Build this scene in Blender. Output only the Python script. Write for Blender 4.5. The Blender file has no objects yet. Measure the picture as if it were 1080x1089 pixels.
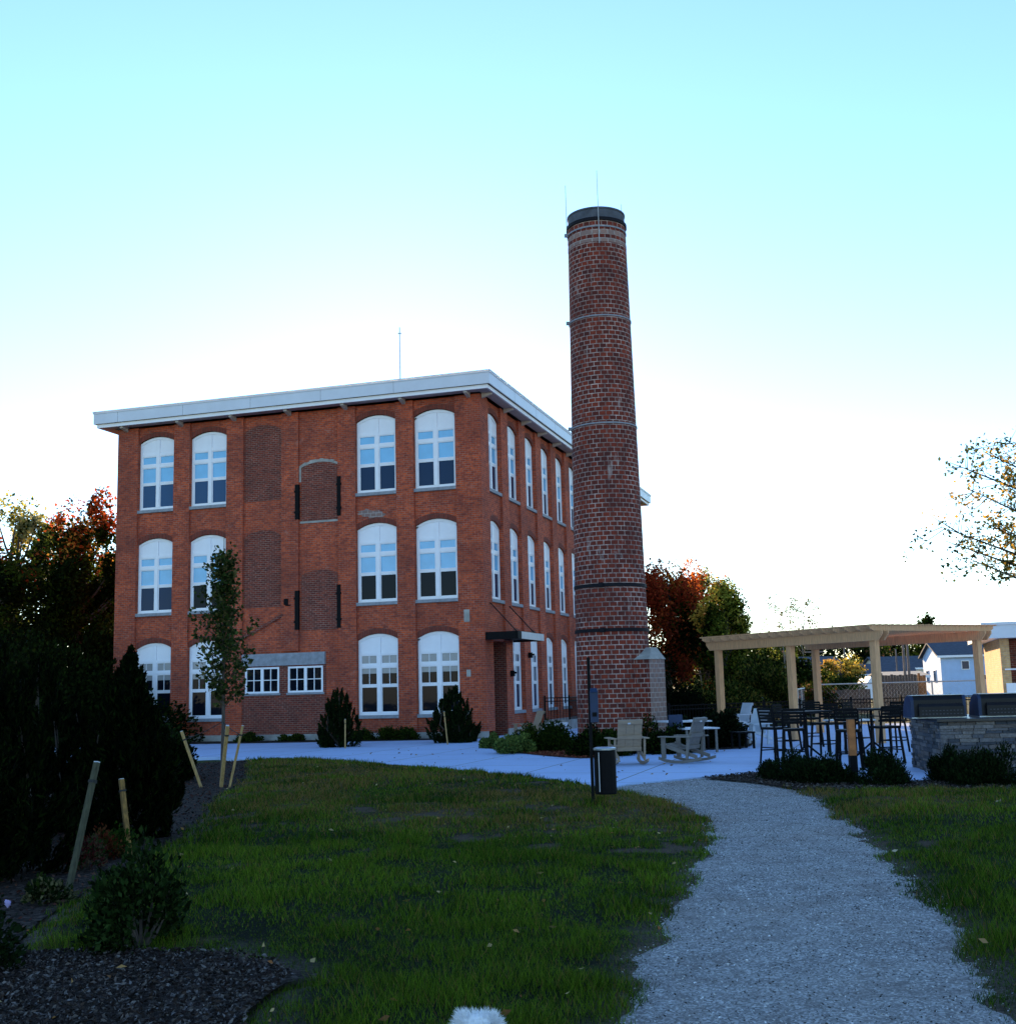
import bpy, math, random
import numpy as np
from mathutils import Vector, Matrix
random.seed(7); rng=np.random.default_rng(7)
S=bpy.context.scene; COL=S.collection
# ------------------------------------------------------------------ camera
F,CX,CY=1270.,540.,544.5; H=1.75
P_=math.radians(8.43); R_=math.radians(-1.503)
fw=np.array([0,math.cos(P_),math.sin(P_)]); up0=np.array([0,-math.sin(P_),math.cos(P_)]); rt0=np.array([1.,0,0])
RT=rt0*math.cos(R_)+up0*math.sin(R_); UP=-rt0*math.sin(R_)+up0*math.cos(R_)
EYE=np.array([0,0,H])
def ray(x,y): return fw+RT*(x-CX)/F-UP*(y-CY)/F
def G(x,y,z=0.):
    d=ray(x,y); return d*((z-H)/d[2])+EYE
def AT(x,y,Y):
    d=ray(x,y); return d*(Y/d[1])+EYE
def PR(P):
    P=np.atleast_2d(P)-EYE; d=P@fw
    return CX+F*(P@RT)/d, CY-F*(P@UP)/d, d
cd=bpy.data.cameras.new('camera'); cam=bpy.data.objects.new('camera',cd); COL.objects.link(cam); S.camera=cam
cd.sensor_fit='HORIZONTAL'; cd.sensor_width=36; cd.lens=F/1080*36; cd.clip_end=5000; cd.clip_start=.05
m=Matrix.Identity(4)
for i in range(3):
    m[i][0]=RT[i]; m[i][1]=UP[i]; m[i][2]=-fw[i]; m[i][3]=EYE[i]
cam.matrix_world=m
TH=math.radians(17.18); CO=np.array([-1.08,44.,0.]); EX=np.array([math.cos(TH),-math.sin(TH),0]); EY=np.array([math.sin(TH),math.cos(TH),0])
def BW(x,y,z=0.): return CO+EX*x+EY*y+np.array([0,0,z])
def FP(px,py,off=0.):     # pixel -> facade local (x,z)
    d=ray(px,py); n=EY; t=((CO+EY*off-EYE)@n)/(d@n); q=EYE+d*t-CO
    return q@EX,q[2]
# ------------------------------------------------------------------ light
AZ=math.radians(-5.4); EL=math.radians(13.6)
w=bpy.data.worlds.new('World'); S.world=w; w.use_nodes=True
nt=w.node_tree; bg=nt.nodes['Background']
sk=nt.nodes.new('ShaderNodeTexSky'); sk.sky_type='NISHITA'; sk.sun_disc=False
sk.sun_elevation=EL; sk.sun_rotation=AZ; sk.air_density=1.0; sk.dust_density=0.04; sk.ozone_density=3.5; sk.altitude=0
nt.links.new(sk.outputs[0],bg.inputs[0]); bg.inputs[1].default_value=.15
sd=bpy.data.lights.new('sun','SUN'); sd.energy=5.0; sd.angle=math.radians(.6); sd.color=(1,.72,.42)
so=bpy.data.objects.new('sun',sd); COL.objects.link(so)
so.rotation_mode='QUATERNION'
so.rotation_quaternion=Vector((math.sin(AZ)*math.cos(EL),math.cos(AZ)*math.cos(EL),math.sin(EL))).to_track_quat('Z','Y')
so.location=(0,40,60)
vs=S.view_settings; vs.view_transform='Standard'; vs.look='None'; vs.gamma=1; vs.exposure=1.42
S.cycles.max_bounces=5; S.cycles.diffuse_bounces=3; S.cycles.glossy_bounces=3; S.cycles.transmission_bounces=3; S.cycles.transparent_max_bounces=4
S.cycles.caustics_reflective=False; S.cycles.caustics_refractive=False
# ------------------------------------------------------------------ materials
def newmat(n):
    m=bpy.data.materials.new(n); m.use_nodes=True; t=m.node_tree; b=t.nodes['Principled BSDF']; return m,t,b
def N(t,k,**kw):
    n=t.nodes.new(k)
    for a,v in kw.items():
        if a in n.inputs: n.inputs[a].default_value=v
        else: setattr(n,a,v)
    return n
def mixc(t,fac,a,b,mode='MIX'):
    n=t.nodes.new('ShaderNodeMix'); n.data_type='RGBA'; n.blend_type=mode
    for sock,v in ((0,fac),(6,a),(7,b)):
        if hasattr(v,'is_output'): t.links.new(v,n.inputs[sock])
        elif sock==0: n.inputs[0].default_value=v
        else: n.inputs[sock].default_value=(*v[:3],1)
    return n.outputs[2]
def ramp(t,src,stops):
    n=t.nodes.new('ShaderNodeValToRGB'); t.links.new(src,n.inputs[0]); e=n.color_ramp.elements
    while len(e)<len(stops): e.new(.5)
    for i,(p,c) in enumerate(stops):
        e[i].position=p; e[i].color=(*c,1) if hasattr(c,'__len__') else (c,c,c,1)
    return n.outputs[0]
def noise(t,scale,detail=4,coord=None,rough=.6,vec=None):
    n=N(t,'ShaderNodeTexNoise'); n.inputs['Scale'].default_value=scale; n.inputs['Detail'].default_value=detail; n.inputs['Roughness'].default_value=rough
    if vec is not None: t.links.new(vec,n.inputs['Vector'])
    else:
        tc=N(t,'ShaderNodeTexCoord'); t.links.new(tc.outputs[coord or 'Object'],n.inputs['Vector'])
    return n.outputs[0]
def bump(t,b,h,strength=.3,dist=.02):
    n=N(t,'ShaderNodeBump'); n.inputs['Strength'].default_value=strength; n.inputs['Distance'].default_value=dist
    t.links.new(h,n.inputs['Height']); t.links.new(n.outputs[0],b.inputs['Normal'])
def plain(name,col,rough=.6,var=.25,scale=6,metal=0,spec=.5,bmp=0,stretch=None):
    m,t,b=newmat(name)
    tc=N(t,'ShaderNodeTexCoord'); mp=N(t,'ShaderNodeMapping'); t.links.new(tc.outputs['Object'],mp.inputs[0])
    if stretch: mp.inputs['Scale'].default_value=stretch
    nz=noise(t,scale,5,vec=mp.outputs[0])
    c2=tuple(max(0,c*(1-var)) for c in col); c3=tuple(min(1,c*(1+var*.6)) for c in col)
    t.links.new(ramp(t,nz,[(.3,c2),(.7,c3)]),b.inputs['Base Color'])
    b.inputs['Roughness'].default_value=rough; b.inputs['Metallic'].default_value=metal; b.inputs['Specular IOR Level'].default_value=spec
    if bmp: bump(t,b,nz,bmp,.01)
    return m
def brickmat(name,c1,c2,mortar,bw,bh,ms,stain=.35,dark=(.07,.03,.025),bmp=.5,pale=None,gray=0,stretch=(1,1,1),mvar=.5):
    m,t,b=newmat(name)
    uv=N(t,'ShaderNodeUVMap'); uv.uv_map='UVMap'
    bt=N(t,'ShaderNodeTexBrick'); t.links.new(uv.outputs[0],bt.inputs[0])
    bt.inputs['Scale'].default_value=1; bt.inputs['Brick Width'].default_value=bw; bt.inputs['Row Height'].default_value=bh
    bt.inputs['Mortar Size'].default_value=ms; bt.inputs['Mortar Smooth'].default_value=.3; bt.inputs['Bias'].default_value=-.1
    bt.inputs['Color1'].default_value=(*c1,1); bt.inputs['Color2'].default_value=(*c2,1); bt.inputs['Mortar'].default_value=(*mortar,1)
    mpv=N(t,'ShaderNodeMapping'); mpv.inputs['Scale'].default_value=stretch; t.links.new(uv.outputs[0],mpv.inputs[0])
    nm=noise(t,1.3,6,vec=mpv.outputs[0],rough=.75); t.links.new(mixc(t,ramp(t,nm,[(.38,mvar),(.66,0.)]),mortar,dark),bt.inputs['Mortar'])
    nz=noise(t,.55,6,vec=uv.outputs[0],rough=.65); nz2=noise(t,7,3,vec=uv.outputs[0])
    nz3=noise(t,1.7,7,vec=mpv.outputs[0],rough=.7)
    col=mixc(t,ramp(t,nz2,[(.42,0.),(.72,.55)]),bt.outputs['Color'],dark)
    f=N(t,'ShaderNodeMath',operation='MULTIPLY'); t.links.new(ramp(t,nz,[(.4,0.),(.7,1.)]),f.inputs[0]); f.inputs[1].default_value=stain
    col=mixc(t,f.outputs[0],col,dark)
    if pale:
        g=N(t,'ShaderNodeMath',operation='MULTIPLY'); t.links.new(ramp(t,nz3,[(.6,0.),(.75,1.)]),g.inputs[0]); g.inputs[1].default_value=gray
        col=mixc(t,g.outputs[0],col,pale)
    t.links.new(col,b.inputs['Base Color']); b.inputs['Roughness'].default_value=.9; b.inputs['Specular IOR Level'].default_value=.2
    inv=N(t,'ShaderNodeMath',operation='SUBTRACT'); inv.inputs[0].default_value=1; t.links.new(bt.outputs['Fac'],inv.inputs[1])
    bump(t,b,inv.outputs[0],bmp,.012)
    return m
M={}
M['brick']=brickmat('red_brick',(.60,.105,.034),(.30,.047,.024),(.40,.26,.20),.215,.078,.008,.6,dark=(.10,.035,.03),pale=(.42,.3,.26),gray=.35)
M['brick_infill']=brickmat('infill_brick',(.26,.05,.028),(.12,.028,.022),(.36,.24,.19),.215,.078,.010,.4)
M['brick_arch']=brickmat('arch_brick',(.25,.045,.026),(.16,.035,.024),(.22,.14,.11),.072,.40,.008,.3)
M['brick_chimney']=brickmat('chimney_brick',(.235,.038,.018),(.075,.018,.015),(.66,.50,.44),.235,.140,.015,.5,dark=(.05,.02,.02),bmp=.7,pale=(.5,.45,.42),gray=.7,stretch=(1.6,.45,1),mvar=.75)
M['brick_washed']=brickmat('washed_brick',(.28,.17,.14),(.20,.14,.13),(.42,.38,.36),.235,.140,.016,.3,dark=(.2,.15,.14))
M['brick_tan']=brickmat('tan_brick',(.72,.46,.20),(.66,.40,.17),(.7,.55,.36),.215,.078,.01,.2,dark=(.25,.1,.06))
M['white']=plain('white_paint',(.80,.82,.86),.45,.06,2)
M['fascia']=plain('white_fascia',(.6,.64,.70),.4,.08,1.2)
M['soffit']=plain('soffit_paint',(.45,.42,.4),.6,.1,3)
M['stone']=plain('sill_stone',(.26,.28,.31),.8,.3,5,bmp=.2)
M['concrete_old']=plain('foundation_concrete',(.34,.33,.3),.9,.35,2.5,bmp=.3)
M['blind']=plain('roller_blind_sky_tint',(.16,.46,.72),.2,.10,2,spec=.8)  # sky reflection of the upper panes painted into the blind colour
M['blind_warm']=plain('roller_blind_beige',(.30,.31,.31),.3,.1,2,spec=.6)
M['iron']=plain('black_iron',(.005,.005,.006),.7,.3,12,spec=.12)
M['steel_band']=plain('steel_band',(.008,.008,.012),.7,.4,10,spec=.15)
M['band_light']=plain('weathered_band',(.22,.23,.26),.6,.3,10)
M['cap']=plain('chimney_cap_concrete',(.07,.08,.10),.85,.4,4,bmp=.3)
M['roofing']=plain('dark_roofing',(.05,.055,.07),.85,.3,3)
def glassmat(n,c,spec=.5,ior=1.55):
    m,t,b=newmat(n); b.inputs['Base Color'].default_value=(*c,1); b.inputs['Roughness'].default_value=.03; b.inputs['IOR'].default_value=ior; b.inputs['Specular IOR Level'].default_value=spec
    nz=noise(t,1.6,2); bump(t,b,nz,.08,.02); return m
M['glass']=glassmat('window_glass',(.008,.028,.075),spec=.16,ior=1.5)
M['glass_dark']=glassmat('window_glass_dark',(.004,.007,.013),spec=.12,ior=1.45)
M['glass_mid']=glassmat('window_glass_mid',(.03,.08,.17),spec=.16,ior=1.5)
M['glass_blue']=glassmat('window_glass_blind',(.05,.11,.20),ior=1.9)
M['door_glass']=glassmat('door_glass',(.01,.012,.016),ior=1.6)
M['cedar']=plain('cedar_wood',(.60,.33,.16),.75,.3,3,stretch=(14,14,1.2),bmp=.2)
M['stake']=plain('stake_wood',(.40,.25,.09),.8,.45,5,stretch=(8,8,1.5),bmp=.3)
M['stake_green']=plain('mossy_stake_wood',(.055,.055,.028),.85,.5,5,stretch=(8,8,1.5),bmp=.3)
M['stake_old']=plain('weathered_stake_wood',(.24,.13,.03),.85,.6,5,stretch=(8,8,1.5),bmp=.3)
M['strap']=plain('black_strap',(.01,.01,.01),.7,.2)
M['chair_tan']=plain('tan_lumber',(.29,.21,.14),.6,.15,3,stretch=(3,3,10))
M['chair_grey']=plain('grey_lumber',(.17,.15,.13),.6,.15,3,stretch=(3,3,10))
M['chair_pale']=plain('pale_lumber',(.46,.52,.58),.6,.12,3)
M['blackmetal']=plain('black_powder_coat',(.0035,.0038,.005),.6,.3,10,spec=.10)
M['tabletop']=plain('table_top_grey',(.5,.52,.55),.35,.1,4)
M['navy']=plain('navy_panel',(.012,.03,.08),.5,.2,6,spec=.3)
M['hood']=plain('grill_hood_black',(.005,.006,.009),.45,.3,8,spec=.25)
M['steel']=plain('stainless_steel',(.25,.3,.36),.35,.2,9,metal=.8)
M['counter']=plain('granite_counter',(.012,.015,.022),.3,.5,40,spec=.4)
M['bark']=plain('tree_bark',(.07,.055,.045),.95,.5,8,stretch=(4,4,1),bmp=.5)
M['bark_pale']=plain('pale_bark',(.22,.19,.16),.95,.5,8,stretch=(4,4,1),bmp=.5)
M['rust']=plain('rusty_steel',(.35,.13,.04),.85,.5,6,bmp=.3)
M['siding']=plain('pale_blue_siding',(.40,.54,.76),.7,.1,2)
M['siding_warm']=plain('cream_siding',(.7,.66,.55),.7,.1,2)
M['roof_dark']=plain('dark_shingle',(.05,.06,.085),.9,.3,3)
M['roof_tan']=plain('tan_shingle',(.42,.36,.28),.9,.2,3)
M['fence_wood']=plain('fence_boards',(.10,.07,.055),.85,.4,2,stretch=(6,6,.6))
M['galv']=plain('galvanised_steel',(.45,.45,.45),.5,.2,8,metal=.3)
M['pole_wood']=plain('utility_pole_wood',(.16,.13,.12),.9,.3,3)
M['fur']=plain('white_fur',(.82,.84,.86),.9,.06,30)
M['nose']=plain('dog_nose',(.01,.01,.01),.4,.1)
def leafmat(name,trans=.5,rough=.6):
    m,t,b=newmat(name); a=N(t,'ShaderNodeAttribute'); a.attribute_name='Col'
    t.links.new(a.outputs['Color'],b.inputs['Base Color']); b.inputs['Roughness'].default_value=rough; b.inputs['Specular IOR Level'].default_value=.04
    tr=N(t,'ShaderNodeBsdfTranslucent'); t.links.new(a.outputs['Color'],tr.inputs[0])
    mx=N(t,'ShaderNodeMixShader'); mx.inputs[0].default_value=trans
    t.links.new(b.outputs[0],mx.inputs[1]); t.links.new(tr.outputs[0],mx.inputs[2]); t.links.new(mx.outputs[0],t.nodes['Material Output'].inputs[0])
    return m
M['leaf']=leafmat('foliage',.5); M['needle']=leafmat('evergreen_foliage',.1,.85); M['blade']=leafmat('grass_blades',.35,.6); M['chip']=leafmat('loose_chips',0,.9)
# ------------------------------------------------------------------ object helpers
def tag(o,label=None,cat=None,group=None,kind=None):
    for k,v in (('label',label),('category',cat),('group',group),('kind',kind)):
        if v: o[k]=v
    return o
def empty(name,loc,rz=0,label=None,cat=None,group=None):
    o=bpy.data.objects.new(name,None); COL.objects.link(o); o.location=tuple(loc); o.rotation_euler=(0,0,rz); o.empty_display_size=.2
    return tag(o,label,cat,group)
def link(name,me,parent=None,loc=None,rz=None):
    o=bpy.data.objects.new(name,me); COL.objects.link(o)
    if parent is not None: o.parent=parent
    if loc is not None: o.location=tuple(loc)
    if rz is not None: o.rotation_euler=(0,0,rz)
    return o
def copy_tree(o,parent=None):
    c=o.copy(); COL.objects.link(c); c.parent=parent
    for ch in o.children: copy_tree(ch,c)
    return c
class MB:
    def __init__(s): s.v=[]; s.f=[]; s.uv={}
    def box(s,x0,x1,y0,y1,z0,z1,T=None):
        p=[(x0,y0,z0),(x1,y0,z0),(x1,y1,z0),(x0,y1,z0),(x0,y0,z1),(x1,y0,z1),(x1,y1,z1),(x0,y1,z1)]
        if T is not None: p=[tuple(T@Vector(q)) for q in p]
        n=len(s.v); s.v+=p
        s.f+=[tuple(n+i for i in q) for q in ((0,3,2,1),(4,5,6,7),(0,1,5,4),(1,2,6,5),(2,3,7,6),(3,0,4,7))]; return s
    def poly(s,pts,flip=False):
        n=len(s.v); s.v+=[tuple(p) for p in pts]; ids=list(range(n,n+len(pts)))
        s.f.append(tuple(ids[::-1] if flip else ids)); return s
    def prism(s,a,b):      # two matching loops
        n=len(s.v); k=len(a); s.v+=[tuple(p) for p in a]+[tuple(p) for p in b]
        s.f.append(tuple(range(n,n+k))); s.f.append(tuple(range(n+2*k-1,n+k-1,-1)))
        for i in range(k):
            j=(i+1)%k; s.f.append((n+i,n+k+i,n+k+j,n+j))
        return s
    def tube(s,pts,r,seg=8,cap=True):
        pts=[Vector(p) for p in pts]; rs=r if hasattr(r,'__len__') else [r]*len(pts); n0=len(s.v)
        for i,p in enumerate(pts):
            d=(pts[min(i+1,len(pts)-1)]-pts[max(i-1,0)]).normalized()
            a=Vector((0,0,1)) if abs(d.z)<.95 else Vector((1,0,0)); u=d.cross(a).normalized(); w_=d.cross(u)
            for k in range(seg):
                t=2*math.pi*k/seg; s.v.append(tuple(p+(u*math.cos(t)+w_*math.sin(t))*rs[i]))
        for i in range(len(pts)-1):
            for k in range(seg):
                a=n0+i*seg+k; b=n0+i*seg+(k+1)%seg; s.f.append((a,a+seg,b+seg,b))
        if cap:
            s.f.append(tuple(n0+k for k in range(seg))); s.f.append(tuple(n0+(len(pts)-1)*seg+k for k in range(seg-1,-1,-1)))
        return s
    def bar(s,a,b,wd,th=None):
        a=Vector(a); b=Vector(b); th=th or wd; d=(b-a).normalized()
        u=d.cross(Vector((0,0,1)))
        if u.length<1e-3: u=Vector((1,0,0))
        u.normalize(); w_=u.cross(d)
        A=[a+u*i*wd/2+w_*j*th/2 for i,j in ((-1,-1),(1,-1),(1,1),(-1,1))]; Bq=[q+(b-a) for q in A]
        return s.prism(A,Bq)
    def lathe(s,prof,seg=48,uvs=False,cap=True):
        n0=len(s.v)
        for r,z in prof:
            for k in range(seg):
                t=2*math.pi*k/seg; s.v.append((r*math.cos(t),r*math.sin(t),z))
        R0=prof[0][0]
        for i in range(len(prof)-1):
            for k in range(seg):
                a=n0+i*seg+k; b=n0+i*seg+(k+1)%seg
                if uvs: s.uv[len(s.f)]=[(R0*2*math.pi*k/seg,prof[i][1]),(R0*2*math.pi*(k+1)/seg,prof[i][1]),(R0*2*math.pi*(k+1)/seg,prof[i+1][1]),(R0*2*math.pi*k/seg,prof[i+1][1])]
                s.f.append((a,b,b+seg,a+seg))
        if cap:
            s.f.append(tuple(n0+k for k in range(seg-1,-1,-1))); s.f.append(tuple(n0+(len(prof)-1)*seg+k for k in range(seg)))
        return s
    def mesh(s,name,mat,smooth=False,bevel=0):
        me=bpy.data.meshes.new(name); me.from_pydata(s.v,[],s.f); me.update()
        if not s.uv:
            import bmesh
            b=bmesh.new(); b.from_mesh(me); bmesh.ops.recalc_face_normals(b,faces=b.faces); b.to_mesh(me); b.free()
        ul=me.uv_layers.new(name='UVMap'); n=len(me.loops); arr=np.zeros((n,2))
        co=np.array([v.co for v in me.vertices])
        for p in me.polygons:
            if p.index in s.uv:
                for li,q in zip(p.loop_indices,s.uv[p.index]): arr[li]=q
                continue
            nn=p.normal
            for li in p.loop_indices:
                c=co[me.loops[li].vertex_index]
                if abs(nn.z)>.8: arr[li]=(c[0],c[1])
                elif abs(nn.x)>abs(nn.y): arr[li]=(c[1]+.05,c[2])
                else: arr[li]=(c[0],c[2])
        ul.data.foreach_set('uv',arr.ravel())
        me.materials.append(M[mat] if isinstance(mat,str) else mat)
        if smooth: me.polygons.foreach_set('use_smooth',[True]*len(me.polygons))
        return me
    def build(s,name,mat,parent=None,loc=None,rz=None,smooth=False,bevel=0):
        o=link(name,s.mesh(name,mat,smooth),parent,loc,rz)
        if bevel:
            bv=o.modifiers.new('bevel','BEVEL'); bv.width=bevel; bv.segments=2; bv.limit_method='ANGLE'
        return o
def npmesh(name,verts,k,cols,mat):
    """verts (N*k,3) every k verts one face; cols (N,3)"""
    nv=len(verts); nf=nv//k; me=bpy.data.meshes.new(name)
    me.vertices.add(nv); me.vertices.foreach_set('co',np.ascontiguousarray(verts,dtype=np.float32).ravel())
    me.loops.add(nv); me.loops.foreach_set('vertex_index',np.arange(nv,dtype=np.int32))
    me.polygons.add(nf); me.polygons.foreach_set('loop_start',np.arange(0,nv,k,dtype=np.int32))
    me.update(calc_edges=True)
    if cols is not None:
        a=me.color_attributes.new('Col','FLOAT_COLOR','POINT'); c=np.ones((nv,4),dtype=np.float32); c[:,:3]=np.repeat(cols,k,axis=0); a.data.foreach_set('color',c.ravel())
    me.materials.append(M[mat]); return me
def unit(a): return a/np.maximum(np.linalg.norm(a,axis=1,keepdims=True),1e-9)
def leaves(P,size,cols,aspect=.6,dirs=None,k=4):
    n=len(P); size=np.broadcast_to(np.asarray(size,float).reshape(-1,1) if np.ndim(size) else np.full((n,1),size),(n,1))
    d=unit(rng.normal(size=(n,3))) if dirs is None else unit(dirs)
    o=unit(np.cross(d,unit(rng.normal(size=(n,3)))))
    a=P-d*size*.5; b=P+o*size*aspect*.5; c=P+d*size*.5; e=P-o*size*aspect*.5
    nrm=np.cross(d,o)*size*.12
    return np.stack([a,b+nrm,c,e+nrm],1).reshape(-1,3)
def vnoise(x,y,s,seed=0):
    r=np.random.default_rng(seed); T=r.random((128,128)); X=x/s+500; Y=y/s+500
    i=np.floor(X).astype(int); j=np.floor(Y).astype(int); u=X-i; v=Y-j; u=u*u*(3-2*u); v=v*v*(3-2*v)
    g=lambda a,b:T[a%128,b%128]
    return (g(i,j)*(1-u)+g(i+1,j)*u)*(1-v)+(g(i,j+1)*(1-u)+g(i+1,j+1)*u)*v
def inpoly(x,y,poly):
    c=np.zeros(len(x),bool); n=len(poly)
    for i in range(n):
        x1,y1=poly[i][:2]; x2,y2=poly[(i+1)%n][:2]
        if y1==y2: continue
        t=((y1>y)!=(y2>y))&(x<(x2-x1)*(y-y1)/(y2-y1)+x1); c^=t
    return c
def edist(x,y,poly,closed=True):
    d=np.full(len(x),1e9); n=len(poly)
    for i in range(n if closed else n-1):
        ax,ay=poly[i][:2]; bx,by=poly[(i+1)%n][:2]; L=(bx-ax)**2+(by-ay)**2+1e-12
        t=np.clip(((x-ax)*(bx-ax)+(y-ay)*(by-ay))/L,0,1); d=np.minimum(d,np.hypot(x-ax-t*(bx-ax),y-ay-t*(by-ay)))
    return d
def rough(poly,step=.25,amp=.08,seed=1):
    out=[]; r=np.random.default_rng(seed); n=len(poly)
    for i in range(n):
        a=np.array(poly[i][:2]); b=np.array(poly[(i+1)%n][:2]); L=np.linalg.norm(b-a); k=max(1,int(L/step))
        if L>60: k=1
        t=(b-a)/max(L,1e-6); nn=np.array([-t[1],t[0]])
        for j in range(k):
            q=a+(b-a)*j/k
            if k>1: q=q+nn*r.normal()*amp
            out.append(tuple(q))
    return out
def smoothpoly(pts,k=6):   # catmull-rom open
    P=[np.array(p[:2]) for p in pts]; P=[2*P[0]-P[1]]+P+[2*P[-1]-P[-2]]; out=[]
    for i in range(1,len(P)-2):
        for j in range(k):
            t=j/k; a,b,c,d=P[i-1:i+3]
            out.append(tuple(.5*((2*b)+(-a+c)*t+(2*a-5*b+4*c-d)*t*t+(-a+3*b-3*c+d)*t**3)))
    out.append(tuple(P[-2])); return out
def g2(*pts): return [tuple(G(*p)[:2]) for p in pts]
# ------------------------------------------------------------------ ground layout
lawn_top=smoothpoly(g2((262,809),(330,809),(400,813),(500,821),(590,831),(650,840)))
path_left=smoothpoly(g2((650,840),(700,850),(745,866),(758,888),(742,925),(716,965),(705,1000),(700,1030),(684,1060),(675,1089)))+[(.45,5.2),(.1,3.0)]
bed_edge=smoothpoly([(-3.1,8.2)]+g2((22,1000),(100,945),(190,893),(216,868),(232,850),(262,828),(262,809)))
mulch_front=[tuple(G(*p)[:2]) for p in ((0,1022),(60,1020),(150,1018),(240,1020),(290,1028),(312,1045),(290,1065),(262,1089))]
path_right=[(2.0,3.0),(2.35,5.2)]+smoothpoly(g2((1072,1089),(1052,1052),(1012,992),(972,945),(928,902),(888,870),(862,851),(826,838)))
lawnL=lawn_top+path_left[1:]+[(-7.5,3.0),(-7.5,8.2)]+bed_edge[:-1]
lawnR=path_right[::-1][:]+[(8.5,3.0),(12.5,12.),(14.,19.7)]+g2((1080,842),(1010,842),(940,842),(880,843))
lawnR=path_right+g2((880,843),(940,842),(1010,842),(1080,842))+[(14.,19.0),(12.5,12.),(8.5,3.0)]
path_poly=[(x_-.45,y_) for x_,y_ in path_left[::-1]]+g2((665,836),(745,828),(830,828))+[(x_+.45,y_) for x_,y_ in path_right[::-1]]
conc=[(-18.,34.6)]+g2((232,806))+lawn_top+g2((665,836),(745,828),(826,822),(880,828),(950,832),(1003,831),(1080,831))+[(15.,22.),(17.0,30.),(17.5,47.5)]+[(8.,47.5)]+[tuple(BW(2.6,22)[:2]),tuple(BW(0.1,22)[:2]),tuple(BW(.1,.6)[:2]),tuple(BW(.1,-1.3)[:2]),tuple(BW(-4,-1.9)[:2]),tuple(BW(-9,-2.3)[:2]),tuple(BW(-17,-2.4)[:2])]
def grassground():
    m,t,b=newmat('ground_turf')
    n1=noise(t,.35,6); n2=noise(t,9,6)
    c=mixc(t,ramp(t,n2,[(.35,0.),(.65,1.)]),(.022,.035,.008),(.05,.065,.018)); c=mixc(t,ramp(t,n1,[(.45,0.),(.65,.6)]),c,(.09,.075,.035))
    t.links.new(c,b.inputs['Base Color']); b.inputs['Roughness'].default_value=1; b.inputs['Specular IOR Level'].default_value=.1; bump(t,b,n2,.6,.04); return m
M['ground']=grassground()
def soilmat():
    m,t,b=newmat('lawn_soil'); a=N(t,'ShaderNodeAttribute'); a.attribute_name='Col'; n2=noise(t,40,6); n3=noise(t,130,3)
    c=mixc(t,ramp(t,n2,[(.3,0.),(.7,1.)]),(.35,.35,.35),(1.5,1.5,1.5)); c=mixc(t,1,a.outputs['Color'],c,'MULTIPLY')
    t.links.new(c,b.inputs['Base Color']); b.inputs['Roughness'].default_value=1; b.inputs['Specular IOR Level'].default_value=.1; bump(t,b,n2,.9,.03); return m
M['soil']=soilmat()
def gravelmat():
    m,t,b=newmat('stone_dust'); tc=N(t,'ShaderNodeTexCoord')
    v=N(t,'ShaderNodeTexVoronoi'); v.inputs['Scale'].default_value=70; t.links.new(tc.outputs['Object'],v.inputs[0])
    n1=noise(t,.6,5); n2=noise(t,14,6); n3=noise(t,90,4)
    c=ramp(t,v.outputs['Color'],[(0.,(.06,.06,.06)),(.5,(.28,.275,.27)),(1.,(.80,.79,.78))])
    c=mixc(t,ramp(t,n2,[(.35,.0),(.7,.55)]),c,(.14,.13,.125)); c=mixc(t,ramp(t,n1,[(.4,0.),(.75,.5)]),c,(.36,.33,.30))
    n4=noise(t,2.6,6,rough=.7); c=mixc(t,ramp(t,n4,[(.48,0.),(.72,.75)]),c,(.12,.10,.09)); n5=noise(t,.9,5); c=mixc(t,ramp(t,n5,[(.5,0.),(.7,.45)]),c,(.2,.15,.12))
    t.links.new(c,b.inputs['Base Color']); b.inputs['Roughness'].default_value=.9
    ad=N(t,'ShaderNodeMath',operation='ADD'); t.links.new(n3,ad.inputs[0]); t.links.new(n2,ad.inputs[1]); bump(t,b,ad.outputs[0],.9,.02); return m
M['gravel']=gravelmat()
def concmat():
    m,t,b=newmat('pale_concrete'); n1=noise(t,.35,5); n2=noise(t,12,5)
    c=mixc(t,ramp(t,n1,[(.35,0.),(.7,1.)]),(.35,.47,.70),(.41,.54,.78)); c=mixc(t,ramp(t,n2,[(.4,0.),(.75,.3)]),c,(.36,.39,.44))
    # control joints
    tc=N(t,'ShaderNodeTexCoord'); mp=N(t,'ShaderNodeMapping'); mp.inputs['Rotation'].default_value=(0,0,TH); t.links.new(tc.outputs['Object'],mp.inputs[0])
    bt=N(t,'ShaderNodeTexBrick'); bt.offset=0; t.links.new(mp.outputs[0],bt.inputs[0]); bt.inputs['Scale'].default_value=1; bt.inputs['Brick Width'].default_value=2.4; bt.inputs['Row Height'].default_value=2.4; bt.inputs['Mortar Size'].default_value=.02
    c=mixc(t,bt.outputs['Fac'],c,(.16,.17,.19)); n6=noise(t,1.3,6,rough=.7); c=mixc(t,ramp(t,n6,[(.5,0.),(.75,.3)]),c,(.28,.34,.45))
    t.links.new(c,b.inputs['Base Color']); b.inputs['Roughness'].default_value=.8; bump(t,b,n2,.15,.01); return m
M['concrete']=concmat()
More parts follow.
